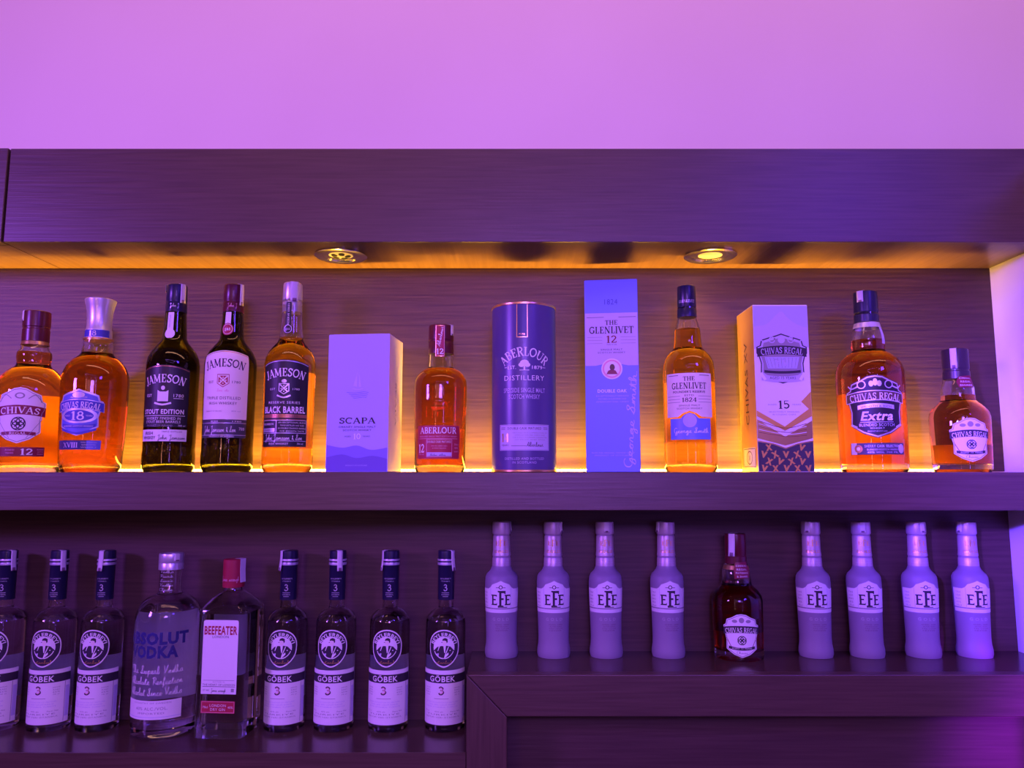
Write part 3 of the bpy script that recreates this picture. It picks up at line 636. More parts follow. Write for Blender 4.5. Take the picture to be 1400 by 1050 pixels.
P = b.print(594); P.rect(0, 0, 68, 36, 'black', 0, True); P.frame(0, 8.5, 66, 17, .8, 'silver_print'); P.rect(-9, 8.5, .8, 17, 'silver_print'); P.rect(-22, 4, 22, 5, 'silver_print'); P.text('CHARRED', -22, 4, 2.8, 18, 'ink'); P.text('BOURBON', -22, 12, 2.8, 18, 'white'); small_lines(P, 13, 14, 38, 4, 3.8, 'white', ['AN EXCEPTIONAL BLEND', 'TRIPLE DISTILLED AND AGED', 'IN DOUBLE CHARRED BARRELS', 'FOR SMOOTH TASTE'])
P.rect(0, -10.5, 66, .7, 'silver_print'); P.text('John Jameson & Son', 0, -5.5, 7.5, 54, 'white', 2, 'script'); P.text('IRISH WHISKEY', -6, -14, 3, 28, 'white'); P.text('700 ml', 24, -14, 2.6, 9, 'white'); b.body(P, 'lower_label')
b.strip(22, [(415, 13.4), (388, 13.4)], 388, 28, 11)

# --- 7  squat bottle, red label
b = Bottle('whisky_bottle', 'squat amber whisky bottle with deep red label, left of the dark blue tube', 'whisky bottle', 601.3, UP, .075, Z_UP,
    [(UP, 32), (640, 34.5), (560, 35.2), (530, 36), (521, 34.8), (514, 31.5), (508.5, 26), (505, 20), (503, 17.4), (484, 16.4), (449, 15.5)], 'whisky_red', 506, turn=0)
CR = [(485, 17.2), (470, 17), (469, 16.4), (467, 16.4), (466, 17), (448, 17), (446.5, 16.6), (446, 15.4)]
b.turned('screw_cap', CR, 'maroon_cap')
P = b.print(468); P.rect(0, -1, 13, 44, 'red', 0, True); P.frame(0, -1, 11.5, 42, .7, 'gold'); P.text('12', 0, -15.5, 7.5, 9.5, 'white', 2, 'serif'); P.text('Aberlour', -.3, 5, 5.5, 28, 'white', 2, 'script', rot=80); b.neck(P, 'neck_label', [(490, 17.3)] + CR[:1] + [(446, 17.1)])
P = b.print(556)
for k, (w_, t_x) in enumerate(((30, 'ABERLOUR'), (36, 'DISTILLERY'))): P.text(t_x, 0, 16 - k * 38, 5, w_, 'glass', 0)
P.frame(0, 0, 33, 48, 1, 'glass', 0); P.oval(0, -2, 10, 8, 'glass', 0); P.line([(-14, 8), (-6, 12), (4, 8), (14, 12)], 1.5, 'glass', 0, 3); b.body(P, 'embossed_crest')
b.back(583, 630, 56)
P = b.print(606); P.rect(0, 0, 66, 44, 'red_label', 0, True); P.text('ABERLOUR', 0, 15.5, 8, 54, 'white', 2, 'serif'); P.text('HIGHLAND SINGLE MALT SCOTCH WHISKY', 0, 7.5, 2.4, 56, 'pinkish'); P.rect(0, 4.6, 58, .5, 'pinkish')
P.text('12', -25, -8, 11, 10, 'white', 2, 'serif'); P.text('YEARS OLD', -25, -16, 1.8, 10, 'pinkish'); P.frame(2, -8, 36, 23, .6, 'pinkish'); P.text('DOUBLE CASK MATURED', 2, .5, 3, 34, 'white'); small_lines(P, 2, -5, 22, 2, 3, 'pinkish', ['OAK AND SHERRY CASKS', 'IN PERFECT BALANCE']); P.rect(2, -16, 35, 5, 'lilac', 2); P.text('Aberlour Distillery', 0, -16.5, 3, 22, 'ink', 3, 'script'); small_lines(P, 27, -3, 7, 3, 4.5, 'pinkish', ['70cl', '40%', 'vol'])
b.body(P, 'front_label')
b.strip(62, [(470, 17.2), (446, 17.2)], 446, 15, 7)

# --- 10  tall neck, pale label with blue band
b = Bottle('whisky_bottle', 'golden whisky bottle with pale label and blue band, beside the gold sided box', 'whisky bottle', 945, UP + 1, .072, Z_UP,
    [(UP + 1, 32), (641, 35), (632, 35.4), (520, 34.8), (506, 34.4), (497, 33.2), (489, 30), (482, 24), (477, 19.6), (470, 18.3), (453, 17.2), (444, 15), (435, 12.8), (397, 11.4)], 'whisky_pale', 451, turn=-13)
CR = [(435, 13), (424, 12.9), (423, 12.3), (421, 12.3), (420, 12.7), (394, 12.2), (392.6, 11.8), (392, 10.8)]
b.turned('screw_cap', CR, 'navy_cap')
P = b.print(420); P.text('GLENLIVET', 0, 6, 4, 24, 'silver_print', 1, 'serif'); b.neck(P, 'cap_lettering', CR)
b.back(520, 604, 46, 'back_paper')
P = b.print(543); P.base([(-34, -30), (-16, -30), (-9, -25), (0, -22), (9, -25), (16, -30), (34, -30), (34, 29), (-34, 29)], 'cream')
P.rect(-22, 26, 16, .7, 'ink'); P.rect(22, 26, 16, .7, 'ink'); P.text('THE', 0, 21.5, 5.6, 15, 'ink', 2, 'serif'); P.text('GLENLIVET', 0, 12, 8.4, 48, 'ink', 2, 'serif'); P.text("FOUNDER'S RESERVE", 0, 3.8, 3, 44, 'ink', 2, bold=.02); P.text('ESTD', 0, -1, 2.4, 12, 'ink'); P.text('1824', 0, -7, 5.6, 19, 'ink', 2, 'serif')
for sx in (-1, 1):
    for k in range(3): P.rect(sx * 22, -2 - k * 4, 20, .6, 'gray_ink')
P.text('SINGLE MALT', 0, -14.5, 2.4, 28, 'ink'); P.text('SCOTCH WHISKY', 0, -18.5, 2.4, 34, 'ink'); b.body(P, 'front_label')
P = b.print(587.5); P.base([(-28, -15), (30, -15), (30, 13), (12, 13), (7, 18), (0, 20.5), (-7, 18), (-12, 13), (-28, 13)], 'blue_print'); P.oval(0, 10, 9, 9, 'lilac', 1); P.oval(0, 10, 8, 8, 'blue_gray', 2); P.text('George Smith', 2, -3, 7, 48, 'white', 2, 'script', .05); b.body(P, 'band_label')
P = b.print(626); P.text('1824', -25, 0, 6, 12, 'glass', 0); b.body(P, 'embossed_mark')

# --- 12  big dark shield
CHR = lambda k=0: [(UP + 2, 40), (642, 43), (632, 43.4), (520, 43.6), (508, 43), (500, 40.5), (493, 36), (487, 29), (483, 23), (480, 21), (474, 21.4), (465, 21.4), (458, 20), (450, 17.6), (443, 15.6), (405, 14.2)]
b = Bottle('whisky_bottle', 'large amber whisky bottle with dark brown shield label reading Extra and black cap', 'whisky bottle', 1196, UP + 2, .082, Z_UP, CHR(), 'whisky_red', 466, turn=-17)
CR = [(442, 15.8), (432, 15.7), (431, 15), (429, 15), (428, 15.6), (404, 15.3), (401, 15), (400, 14)]
b.turned('screw_cap', CR, 'navy_cap')
b.turned('neck_band', [(450, 17.9), (443, 16.2)], 'silver', False)
P = b.print(460); P.frame(0, -1, 16, 12, .8, 'glass', 0); P.rect(22, 0, 8, 26, 'lilac', 0, True); b.neck(P, 'neck_label', [(474, 21.4), (465, 21.4), (458, 20), (450, 17.6), (443, 15.6)])
b.back(536, 632, 66)
P = b.print(559); s_ = shield(78, 84); P.base(s_, 'brown'); P.loop([(x * .95, y * .95) for x, y in s_], 1.4, 'silver_print', 2); P.poly([(x * .9, y * .9) for x, y in s_], 'black', 1)
P.poly(band(78, 10, 13, 4.5), 'brown', 3); P.loop(band(77, 10, 12.4, 4.5), 1.2, 'silver_print', 4); P.text('CHIVAS REGAL', 0, 13.4, 9, 66, 'white', 5, 'serif', arc=170)
for sx in (-1, 1): P.loop(arcp(sx * 17, 29, 5, 5, 0, 360, 12)[:-1], 1.4, 'silver_print', 3); P.line([(sx * 21, 27), (sx * 30, 24), (sx * 35, 28)], 1.8, 'silver_print', 3, 3); P.line([(sx * 33, -24), (sx * 25, -28)], 3, 'silver_print', 3); P.oval(sx * 5, 30, 3, 4, 'silver_print', 3, n=10)
P.oval(0, 32, 3, 5, 'silver_print', 3, n=10); P.poly(band(46, -1.5, 5.5, 2.5), 'silver_print', 3); P.text('SMOOTH & RICH', 0, .2, 2.8, 38, 'ink', 4, arc=150)
P.text('Extra', 0, -12.5, 12, 40, 'white', 4, bold=.03, shear=.25); P.rect(0, -21, 42, .7, 'silver_print', 3); P.text('BLENDED SCOTCH', 0, -24.5, 4, 44, 'silver_print', 4); P.text('WHISKY', 0, -29, 2.4, 18, 'silver_print', 4); P.text('PRODUCT OF SCOTLAND', 0, -33, 1.6, 24, 'silver_print', 4)
b.body(P, 'front_label')
P = b.print(615); P.rect(0, 0, 72, 15, 'char', 0, True); P.rect(-31, 0, 8, 15, 'silver_print', 1); P.oval(-25, 0, 5.4, 5.4, 'bronze', 2); P.oval(-25, 0, 2.4, 2.4, 'white', 3, n=10); P.text('SHERRY CASK SELECTION', 6, 3.6, 3.6, 46, 'white', 2); P.text('BLENDED SCOTCH WHISKY', 6, -1, 2.4, 40, 'silver_print'); P.text('40% VOL 700 ML', 6, -4.6, 2.2, 40, 'silver_print'); P.oval(31, 0, 4.6, 6, 'lilac', 2); b.body(P, 'lower_label')
b.strip(-32, [(428, 15.8), (400, 15.8)], 400, 16, 9)

# --- 13 and the lower one: half bottles with pale shield labels
def half_bottle(px, py, Y, zs, rows, cap_rows, label, turn, liquid, fill, lab_py, kw, mats, strip):
    b = Bottle('whisky_bottle', label, 'whisky bottle', px, py, Y, zs, rows, liquid, fill, turn=turn)
    b.turned('screw_cap', cap_rows, mats[0])
    b.back(lab_py + 4, py - 14, 46 * kw)
    P = b.print(lab_py); s_ = shield(55 * kw, 63 * kw); k = kw; P.base(s_, 'white'); P.loop([(x * .94, y * .95) for x, y in s_], .8, 'gray_ink')
    P.poly(band(55 * k, 6.5 * k, 10 * k, 3 * k), 'crimson' if mats[1] else 'ink', 2); P.text('CHIVAS REGAL', 0, 8.6 * k, 6.8 * k, 49 * k, 'white', 3, 'serif', arc=120 * k)
    knot(P, 0, -6.5 * k, 6.4 * k, 'ink'); P.poly(band(40 * k, -17 * k, 4 * k, -2 * k), 'crimson' if mats[1] else 'ink', 2); P.text('AGED 12 YEARS', 0, -18 * k, 2.2 * k, 30 * k, 'white', 3)
    for sx in (-1, 1): P.line([(sx * 23 * k, -3 * k), (sx * 14 * k, -20 * k)], .8, 'crimson'); P.oval(sx * 10 * k, 21 * k, 4 * k, 2.4 * k, 'gray_ink', 1, n=12)
    P.oval(0, 22.5 * k, 4 * k, 4 * k, 'gray_ink', 1, n=12); P.text('Chivas', 0, -24 * k, 4 * k, 16 * k, 'gray_ink', 2, 'script')
    b.body(P, 'front_label'); b.strip(*strip)
    return b
b = half_bottle(1316.5, UP + 2, .08, Z_UP, [(UP + 2, 33.5), (642, 36), (634, 36.4), (590, 37.2), (572, 37.4), (565, 36), (558, 31.5), (552, 25), (548, 21.4), (541, 20.8), (531, 20.6), (524, 18), (518, 16.2), (482, 14.5)],
    [(519, 16.8), (509, 16.6), (508, 15.8), (506, 15.8), (505, 16.4), (481, 16.4), (479, 16), (478.4, 15)], 'short amber whisky bottle with pale shield label beside the white side wall', -11, 'whisky', 541, 603, .92, ('dark_cap', False),
    (-26, [(505, 16.8), (478.4, 16.8)], 478, 28, 8))
P = b.print(524); P.base([(-9, -8), (11, -8), (14, 0), (12, 9), (-9, 7), (-12, 0)], 'crimson'); small_lines(P, 1, 5, 18, 3, 5, 'white', ['CHIVAS', 'REGAL', 'SHARE']); b.neck(P, 'neck_tag', [(541, 20.8), (531, 20.6), (524, 18.6), (518, 17), (508, 17)], 12, .0009)
b = half_bottle(1010.5, 901, .113, Z_LR, [(901, 29), (899.5, 32.2), (893, 32.8), (850, 33.4), (820, 33.6), (813, 32), (806, 27.5), (801, 22), (797, 19.6), (788, 19), (780, 18.6), (774, 16), (768, 14), (734, 12.8)],
    [(770, 14.6), (760, 14.4), (759, 13.8), (757, 13.8), (756, 14.3), (732, 14), (730, 13.6), (729.3, 12.8)], 'dark brown whisky bottle with pale shield label standing among the frosted bottles', -8, 'whisky_dark', 796, 863, .89, ('maroon_cap', False),
    (-26, [(756, 14.7), (729, 14.7)], 729, 30, 9, 3))
P = b.print(779); P.base([(-10, -10), (12, -9), (14, 0), (11, 12), (-9, 11), (-11, 2)], 'crimson'); small_lines(P, 1, 7, 18, 4, 4.6, 'white', ['CHIVAS', 'REGAL', 'PATIENCE', '& SHARE']); b.neck(P, 'neck_tag', [(797, 19.6), (788, 19), (780, 18.6), (774, 16.6), (765, 15.2)], 14, .0009)
b.turned('neck_band', [(777.5, 17.6), (772, 15.8)], 'gold', False)

# ------------------------------------------------------------------ gift boxes and the tube
def carton(label, px0, px1, pyt, pyb, Y, dep, rz, mats, name='gift_box'):
    """front face between two bottom pixels; origin at the middle of the front bottom edge; rz in degrees"""
    xa, xb = at(px0, pyb, Y)[0], at(px1, pyb, Y)[0]; zt_ = at(700, pyt, Y)[1] - Z_UP; w = (xb - xa) / math.cos(R(rz))
    o = tag(empty(name, ((xa + xb) / 2, Y, Z_UP + .0003), R(rz)), label, 'gift box')
    v, f = box_geo(-w / 2, w / 2, 0, dep, 0, zt_)
    c = link('carton', v, f, mats, o, [1 if len(mats) > 1 else 0, 2 if len(mats) > 2 else 0, 0, 0, 0, 0], smooth=False)
    bv = c.modifiers.new('edge', 'BEVEL'); bv.width = .0008; bv.segments = 2
    # folded lid flap seam along the top edge
    box('lid_flap', -w / 2 + .001, w / 2 - .001, .0006, dep - .001, zt_ - .0002, zt_ + .0006, mats[0], o)
    S = at(700, pyb - 60, Y)[2] / F
    return o, w, zt_, S
front = lambda u, v, e: (u, -e, v)
# pale blue box, its front tinted bluer to stand in for blue lamp light
o, w, h, S = carton('pale blue gift box with a small sailing boat, between the amber bottles', 443.5, 530.5, 457.5, 642.5, .045, .083, -6, ['blue_lit_card', 'blue_lit_card', 'cream'])
P = Print(S, 0); hp = h / S; wp = w / S
P.poly([(-wp / 2 + 1, 1), (wp / 2 - 1, 1), (wp / 2 - 1, 33)] + spline([(wp / 2 - 1, 33), (20, 30), (0, 36), (-20, 33), (-wp / 2 + 1, 37)], 5)[1:], 'sea_blue', 0)
P.poly([(-wp / 2 + 1, 1), (wp / 2 - 1, 1), (wp / 2 - 1, 18)] + spline([(wp / 2 - 1, 18), (22, 22), (0, 19), (-20, 24), (-wp / 2 + 1, 20)], 5)[1:], 'sea_deep', 1)
P.text('SCAPA', 0, 70, 8, 51, 'ink', 2, 'serif'); P.text('ORKNEY SINGLE MALT', 0, 61.5, 2.6, 52, 'ink'); P.text('SCOTCH WHISKY', 0, 57, 2.6, 40, 'ink'); P.text('10', 0, 48.5, 7.5, 10, 'white', 2, 'serif'); P.text('AGED', -13, 48.5, 2, 9, 'ink'); P.text('YEARS', 13, 48.5, 2, 10, 'ink'); P.text('PRODUCT OF SCOTLAND', 0, 9, 1.8, 30, 'blue_gray')
P.poly([(-1, 116), (-1, 138), (-7, 118)], 'lilac', 2); P.poly([(.5, 116), (.5, 137), (5, 116)], 'lilac', 2); P.line([(-8, 114), (0, 112.5), (7, 114)], 1.6, 'lilac', 2, 3)
for k in range(4): P.line([(-16 + k * 3, 109 - k * 2.4), (-4, 108 - k * 2.4), (8, 109.4 - k * 2.4), (15 - k, 108.4 - k * 2.4)], .5, 'blue', 2, 4)
P.build('printed_front', o, front)
P = Print(S, 0); P.text('SCAPA', 36, 95, 5.5, 62, 'gray_ink', 1, 'serif', rot=-90); P.build('printed_side', o, lambda u, v, e: (w / 2 + e, u, v))
# blue carton
o, w, h, S = carton('tall blue gift box with a pale upper panel reading 12', 802, 875.5, 383, 644, .05, .075, -7, ['blue_print'])
P = Print(S, 0); hp = h / S; wp = w / S
P.poly([(-wp / 2 + .6, 146), (-22, 146), (-13, 148), (-6, 153.5), (0, 155.5), (6, 153.5), (13, 148), (22, 146), (wp / 2 - .6, 146), (wp / 2 - .6, 220), (-wp / 2 + .6, 220)], 'lilac', 0)
P.rect(-22, 214, 24, .6, 'ink'); P.rect(22, 214, 24, .6, 'ink'); P.text('THE', 0, 206.5, 6.4, 17, 'ink', 2, 'serif'); P.text('GLENLIVET', 0, 196, 9.6, 61, 'ink', 2, 'serif'); P.text('12', 0, 183, 10, 14, 'crimson', 2, 'serif'); P.text('YEARS OF AGE', 0, 175.5, 1.8, 14, 'ink')
for sx in (-1, 1):
    for k in range(3): P.rect(sx * 23, 186 - k * 4.4, 21, .6, 'gray_ink')
P.text('SINGLE MALT', 0, 168.5, 2.6, 30, 'ink'); P.text('SCOTCH WHISKY', 0, 164.3, 2.6, 38, 'ink'); P.text('1824', 0, 236, 8, 18, 'blue_deep', 1)
P.oval(0, 141.5, 14.5, 14.5, 'white', 2); P.oval(0, 141.5, 12.8, 12.8, 'pinkish', 3); P.oval(0, 141.5, 10.5, 10.5, 'white', 4); P.oval(.5, 143.6, 3.6, 4.6, 'brown', 5, n=12); P.poly([(-7.5, 134), (8, 134), (5, 139), (0, 141), (-5, 139)], 'crimson', 5)
P.text('DOUBLE OAK', 0, 111, 4.6, 40, 'white', 2, bold=.02); small_lines(P, 0, 104, 44, 3, 4, 'lilac', ['EXCEPTIONALLY SMOOTH', 'MATURED IN EUROPEAN AND', 'AMERICAN OAK CASKS']); small_lines(P, 0, 26, 58, 2, 3.4, 'lilac', ['FROM THE ORIGINAL SPEYSIDE VALLEY', 'PRODUCT OF SCOTLAND'])
P.text('George Smith.', 24, 72, 11.5, 132, 'lilac', 1, 'script', rot=86, pen=.065); P.build('printed_front', o, front)
# gold sided box with the tall crest
o, w, h, S = carton('white gift box with gold side and crest, black and gold pattern along its foot', 1037, 1114, 417.5, 645, .045, .085, 0, ['white', 'gold_foil', 'white'])
P = Print(S, 0); hp = h / S; wp = w / S; e_ = wp / 2 - .6
P.poly([(-e_, hp - 30), (e_, hp - 32), (e_, hp - 1), (-e_, hp - 1)], 'blue_gray', 0)
P.poly([(-e_, hp - 30)] + spline([(-e_, hp - 30), (-20, hp - 27), (-6, hp - 14), (2, hp - 9), (10, hp - 18), (24, hp - 28), (e_, hp - 32)], 4)[1:] + [(e_, hp - 60), (0, hp - 44), (-e_, hp - 62)], 'lilac', 1)
P.poly([(0, 60), (-e_, 75), (-e_, 90), (0, 124), (e_, 90), (e_, 75)], 'white', 1)
P.poly([(-e_, 76), (0, 56), (e_, 76), (e_, 110), (e_ - 14, 96), (e_ - 4, 86), (0, 62), (-e_, 84)], 'gold_foil', 2); P.poly([(-e_, 72), (0, 48), (e_, 70), (e_, 46), (0, 36), (-e_, 46)], 'gold', 1)
for k in range(5): P.line([(-e_ + 2, 70 - k * 4), (-12, 62 - k * 3), (6, 60 - k * 3), (e_ - 8, 66 - k * 4)], .8, 'white' if k % 2 else 'bronze', 2, 4)
c = 156; s_ = shield(70, 70, .3); P.poly([(x, y + c) for x, y in s_], 'ink', 2); P.poly([(x * .95, y * .95 + c) for x, y in s_], 'lilac', 3); P.poly([(x * .88, y * .88 + c - 1) for x, y in s_], 'gray_ink', 4)
P.poly([(x, y + c) for x, y in band(68, 8, 12, 4)], 'ink', 5); P.text('CHIVAS REGAL', 0, c + 11.4, 8.6, 58, 'lilac', 6, 'serif', arc=150)
P.poly([(-24, c + 2), (24, c + 2), (20, c - 14), (-20, c - 14)], 'blue_gray', 5)
for k in range(9): P.line([(-22 + k * 5.2, c + 1), (-18 + k * 4.4, c - 13)], .6, 'gray_ink', 6)
P.text('XV', 0, c - 6, 10, 20, 'lilac', 7, 'serif'); P.poly([(x, y + c) for x, y in band(50, -18, 3.6, -1.5)], 'ink', 5); P.poly([(x, y + c) for x, y in band(58, -26, 8, -3)], 'lilac', 5); P.text('AGED 15 YEARS', 0, c - 27, 4, 36, 'ink', 6)
for sx in (-1, 1): P.loop(arcp(sx * 13, c + 26, 4, 4, 0, 360, 10)[:-1], 1.2, 'lilac', 5); P.line([(sx * 17, c + 25), (sx * 24, c + 23), (sx * 29, c + 27)], 1.6, 'lilac', 5, 3); P.line([(sx * 30, c - 20), (sx * 24, c - 30)], 4, 'white', 6)
P.oval(0, c + 26, 5, 5, 'lilac', 5, n=12)
P.text('15', 0, 92, 11, 15, 'ink', 3, 'serif'); P.text('AGED', -16, 92, 2, 12, 'gray_ink', 3); P.text('YEARS', 17, 92, 2, 12, 'gray_ink', 3); P.text('SELECTIVELY FINISHED', 0, 82, 2, 42, 'gray_ink', 3); P.text('IN COGNAC CASKS', 0, 78.4, 2, 32, 'gray_ink', 3)
P.poly([(-e_, 1), (e_, 1), (e_, 41), (16, 37), (0, 31), (-16, 37), (-e_, 41)], 'char', 3); P.line([(-e_, 42), (-16, 38), (0, 32), (16, 38), (e_, 42)], 1.6, 'gold', 4)
rr = random.Random(3)
for j in range(4):
    for i in range(5):
        cx, cy = -30 + i * 15 + (7 if j % 2 else 0), 5 + j * 9.5
        if abs(cx) > 34 or cy > 30 + abs(cx) * .2: continue
        a = rr.uniform(-25, 25)
        P.text('X' if (i + j) % 2 else 'V', cx, cy, 8, 9, 'gold_foil', 5, bold=.07, rot=a)
P.build('printed_front', o, front)
P = Print(S, 0); P.text('CHIVAS XV', -38, 125, 14, 118, 'brown', 1, rot=90); P.build('printed_side', o, lambda u, v, e: (-w / 2 - e, -u, v)); P = Print(S, 0); P.poly([(-62, 6), (-8, 6), (-8, 34), (-62, 34)], 'cream', 1); P.frame(-35, 20, 50, 25, 1, 'brown', 2); P.loop(arcp(-35, 20, 12, 9, 0, 360, 14)[:-1], 1.4, 'brown', 2); P.text('XV', -35, 20, 8, 10, 'brown', 2)
P.build('side_label', o, lambda u, v, e: (-w / 2 - e, -u, v))
# cylinder tube
Yt = .07; x, _, t = at(716.5, 642, Yt); rt = 44.3 * t / F; ht = at(700, 422, Yt)[1] - Z_UP; S = at(700, 580, Yt)[2] / F
o = tag(empty('gift_tube', (x, Yt, Z_UP + .0003), R(0)), 'dark blue cylindrical gift tube with gold rims and arched white lettering', 'gift tube')
lathe('tube_body', [(0, .0005), (rt, .0005), (rt, ht - .002), (0, ht - .002)], 'tube_blue', o, 80)
lathe('bottom_rim', [(rt + .0002, 0), (rt + .0007, .0006), (rt + .0007, .003), (rt + .0001, .0036)], 'gold', o, 80)
lathe('lid', [(0, ht - .0019), (rt + .0001, ht - .004), (rt + .0008, ht - .0034), (rt + .0008, ht - .0006), (rt - .001, ht), (0, ht - .0004)], 'gold', o, 80)
P = Print(S, 0); hp = ht / S
P.rect(-3, hp - 25, 14, 46, 'navy', 0, True); P.rect(-10, hp - 25, 1, 46, 'gold', 1); P.rect(4, hp - 25, 1, 46, 'gold', 1); P.rect(-3, hp - 48, 15, 1, 'gold', 1); P.text('PURE', -3, hp - 44, 2, 8, 'gold', 2)
P.text('ABERLOUR', 0, hp - 67.5, 12, 74, 'white', 2, 'serif', arc=44); P.text('EST.', -17, hp - 88.5, 4.6, 12, 'white', 2, bold=.02); P.text('1879', 17.5, hp - 88.5, 4.6, 15, 'white', 2, bold=.02); P.rect(-26, hp - 88.5, 4, .8, 'white'); P.rect(28, hp - 88.5, 4, .8, 'white')
P.oval(0, hp - 83, 6, 4.4, 'white', 1, n=12); P.oval(-4, hp - 85.5, 4, 3, 'white', 2, n=10); P.oval(4, hp - 85.5, 4, 3, 'white', 2, n=10); P.rect(0, hp - 89.5, 2, 5, 'white', 3); P.rect(0, hp - 92.5, 13, .9, 'white', 3)
P.text('DISTILLERY', 0, hp - 102.5, 7, 56, 'white', 2); P.text('SPEYSIDE SINGLE MALT', 0, hp - 119, 6.2, 58, 'lilac', 2, bold=.01); P.text('SCOTCH WHISKY', 0, hp - 127.5, 6.2, 42, 'lilac', 2, bold=.01)
P.rect(0, 45, 72, 34, 'lilac', 0, True); P.frame(0, 45, 70, 32, .5, 'gray_ink'); P.text('DOUBLE CASK MATURED', 0, 57, 3.4, 46, 'ink'); P.text('14', -27, 45, 10.5, 11, 'gold', 2, 'serif'); P.text('YEARS', -27, 35, 2.4, 11, 'ink'); small_lines(P, 8, 51, 48, 4, 3, 'gray_ink', ['MATURED IN A COMBINATION OF', 'AMERICAN OAK AND SHERRY CASKS', 'FOR A RICH ROUNDED CHARACTER', 'OF FRUIT AND SPICE']); P.text('Aberlour', 14, 36, 6, 24, 'ink', 2, 'script'); P.rect(-8, 34, 20, .5, 'ink')
for sx in (-1, 1): P.rect(sx * 30, 58, 7, .6, 'ink'); P.rect(sx * 30, 56, 7, .6, 'ink')
P.text('DISTILLED AND BOTTLED', 0, 17.5, 3.2, 54, 'lilac'); P.text('IN SCOTLAND', 0, 12.5, 3.2, 32, 'lilac')
P.build('printed_wrap', o, on_round([(rt, 0), (rt, ht)]), S * 3)
# round tin of the seam on the tube's side
# ------------------------------------------------------------------ clear bottles on the low counter
CAP3 = [(819, 11), (772, 11.1), (771, 11.6), (769, 11.6), (768, 11.2), (766.5, 11.2), (766, 11.7), (764, 11.7), (763.4, 11.2), (755, 11.2), (753, 11), (752.4, 10.2)]
b = Bottle('raki_bottle', '-', 'raki bottle', 608, 996, .119, Z_LL,
    [(996, 24.6), (994, 26.4), (988, 27), (850, 26.8), (845, 26), (840, 23.8), (836, 20.5), (833, 16.5), (830.5, 12), (829, 10.4), (822, 9.8), (757, 9)], 'water', 846, group='raki bottles along the low counter')
b.turned('cap_sleeve', CAP3, 'navy_cap')
b.turned('metal_ring', [(771.8, 11.8), (769.4, 11.9), (768.2, 11.7)], 'silver_print', False); b.turned('metal_ring', [(766.2, 11.9), (764.4, 12), (763.6, 11.7)], 'silver_print', False)
P = b.print(803); P.text('3', 0, 1, 9, 5.6, 'silver_print', 1, 'serif'); P.text('BEYLERBEYI', 0, 13, 2, 16, 'silver_print', 1); P.text('ISTANBUL', 0, 9.6, 1.6, 13, 'silver_print', 1); P.rect(0, -6, 11, .7, 'silver_print', 1); P.text('GOBEK', 0, -8.5, 1.8, 12, 'silver_print', 1); P.rect(0, -11, 8, .6, 'silver_print', 1); b.neck(P, 'sleeve_print', CAP3)
P = b.print(880); tear = arcp(0, 2, 21.6, 21.6, 0, 180, 16) + spline([(-21.6, 2), (-20, -9), (-12, -20), (0, -25.5), (12, -20), (20, -9), (21.6, 2)], 5)[1:-1]
P.base(tear, 'white'); P.poly([(x * .93, y * .93) for x, y in tear], 'ink', 1); P.oval(0, 0, 14.6, 14.6, 'white', 2)
P.text('BEYLERBEYI', 0, 17.4, 4.8, 44, 'white', 2, bold=.02, arc=17); P.text('Istanbul', 0, -18.5, 4.4, 22, 'gold', 2, 'script')
P.poly([(-14, -4), (-9, 1), (-3, 2.6), (0, 2.2), (4, 2.8), (9, 1.4), (14, -4), (12.6, -8), (8, -12.4), (0, -14.6), (-8, -12.4), (-12.6, -8)], 'ink', 3)
P.poly([(-1.6, 9), (-2, 5.4), (-1, 3.4), (1.6, 3), (3.6, 4.6), (3.8, 9.4), (1, 10.8)], 'cream', 3); P.poly([(-2.2, 9.2), (-1.4, 11.8), (1.6, 13), (4.8, 11.6), (5, 7.6), (3.8, 6), (3, 9), (.6, 9.6)], 'ink', 4); P.line([(-3.4, 7), (-1.8, 7.4)], .7, 'ink', 4)
P.poly([(-.6, 2.6), (2.8, 2.6), (1.8, -6), (.8, -7)], 'white', 4); P.poly([(-6.6, 2), (-5, 2.2), (-7.6, -4), (-8.6, -4)], 'white', 4); P.line([(6.2, 1.4), (2, -9), (1, -13)], 1.1, 'white', 4); P.poly([(1, -13.4), (2.4, -9), (6, -6), (6.4, -8.6), (3.4, -11.6)], 'white', 4); P.poly([(-10.8, -8), (-6.6, -7), (-7, -11.6)], 'lilac', 4); P.oval(8.4, -3.4, .8, .8, 'white', 4, n=8)
P.line(arcp(0, 0, 13.6, 13.6, 200, 340, 14), 1.1, 'white', 5); b.body(P, 'round_label')
P = b.print(946.5); wl = 76
bt = [(-wl / 2 + wl * k / 12, 34) for k in range(13)]
P.base([(-wl / 2, -35), (wl / 2, -35), (wl / 2, 35), (-wl / 2, 35)], 'white'); P.rect(0, 24, wl, 11, 'ink', 1); P.text('G\u00d6BEK', -2, 24, 7.4, 36, 'white', 2, bold=.02)
P.text('3', -3, 9, 11, 8, 'ink', 2, 'serif'); P.text('3', -3, 9, 8, 5.4, 'pinkish', 3, 'serif'); small_lines(P, -24, 12, 9, 4, 3, 'gray_ink', ['YAS UZUM', 'ANASON', 'RAKI', 'UC KEZ']); small_lines(P, 19, 12, 9, 4, 3, 'gray_ink', ['DAMITILMIS', 'RAKI', '45%', '70 cl'])
P.rect(-3, -1.5, 20, .6, 'gray_ink'); small_lines(P, -3, -6, 46, 3, 3, 'lilac', ['GOBEK DISTILASYON ILE URETILMIS', 'OZEL SERI UZUM RAKISI', 'SEHIR ISTANBUL TURKIYE']); small_lines(P, -3, -18, 52, 3, 3.6, 'gray_ink', ['70 cl        45% alc        Parti No', 'TURKIYE', 'URETIM YERI ISTANBUL'])
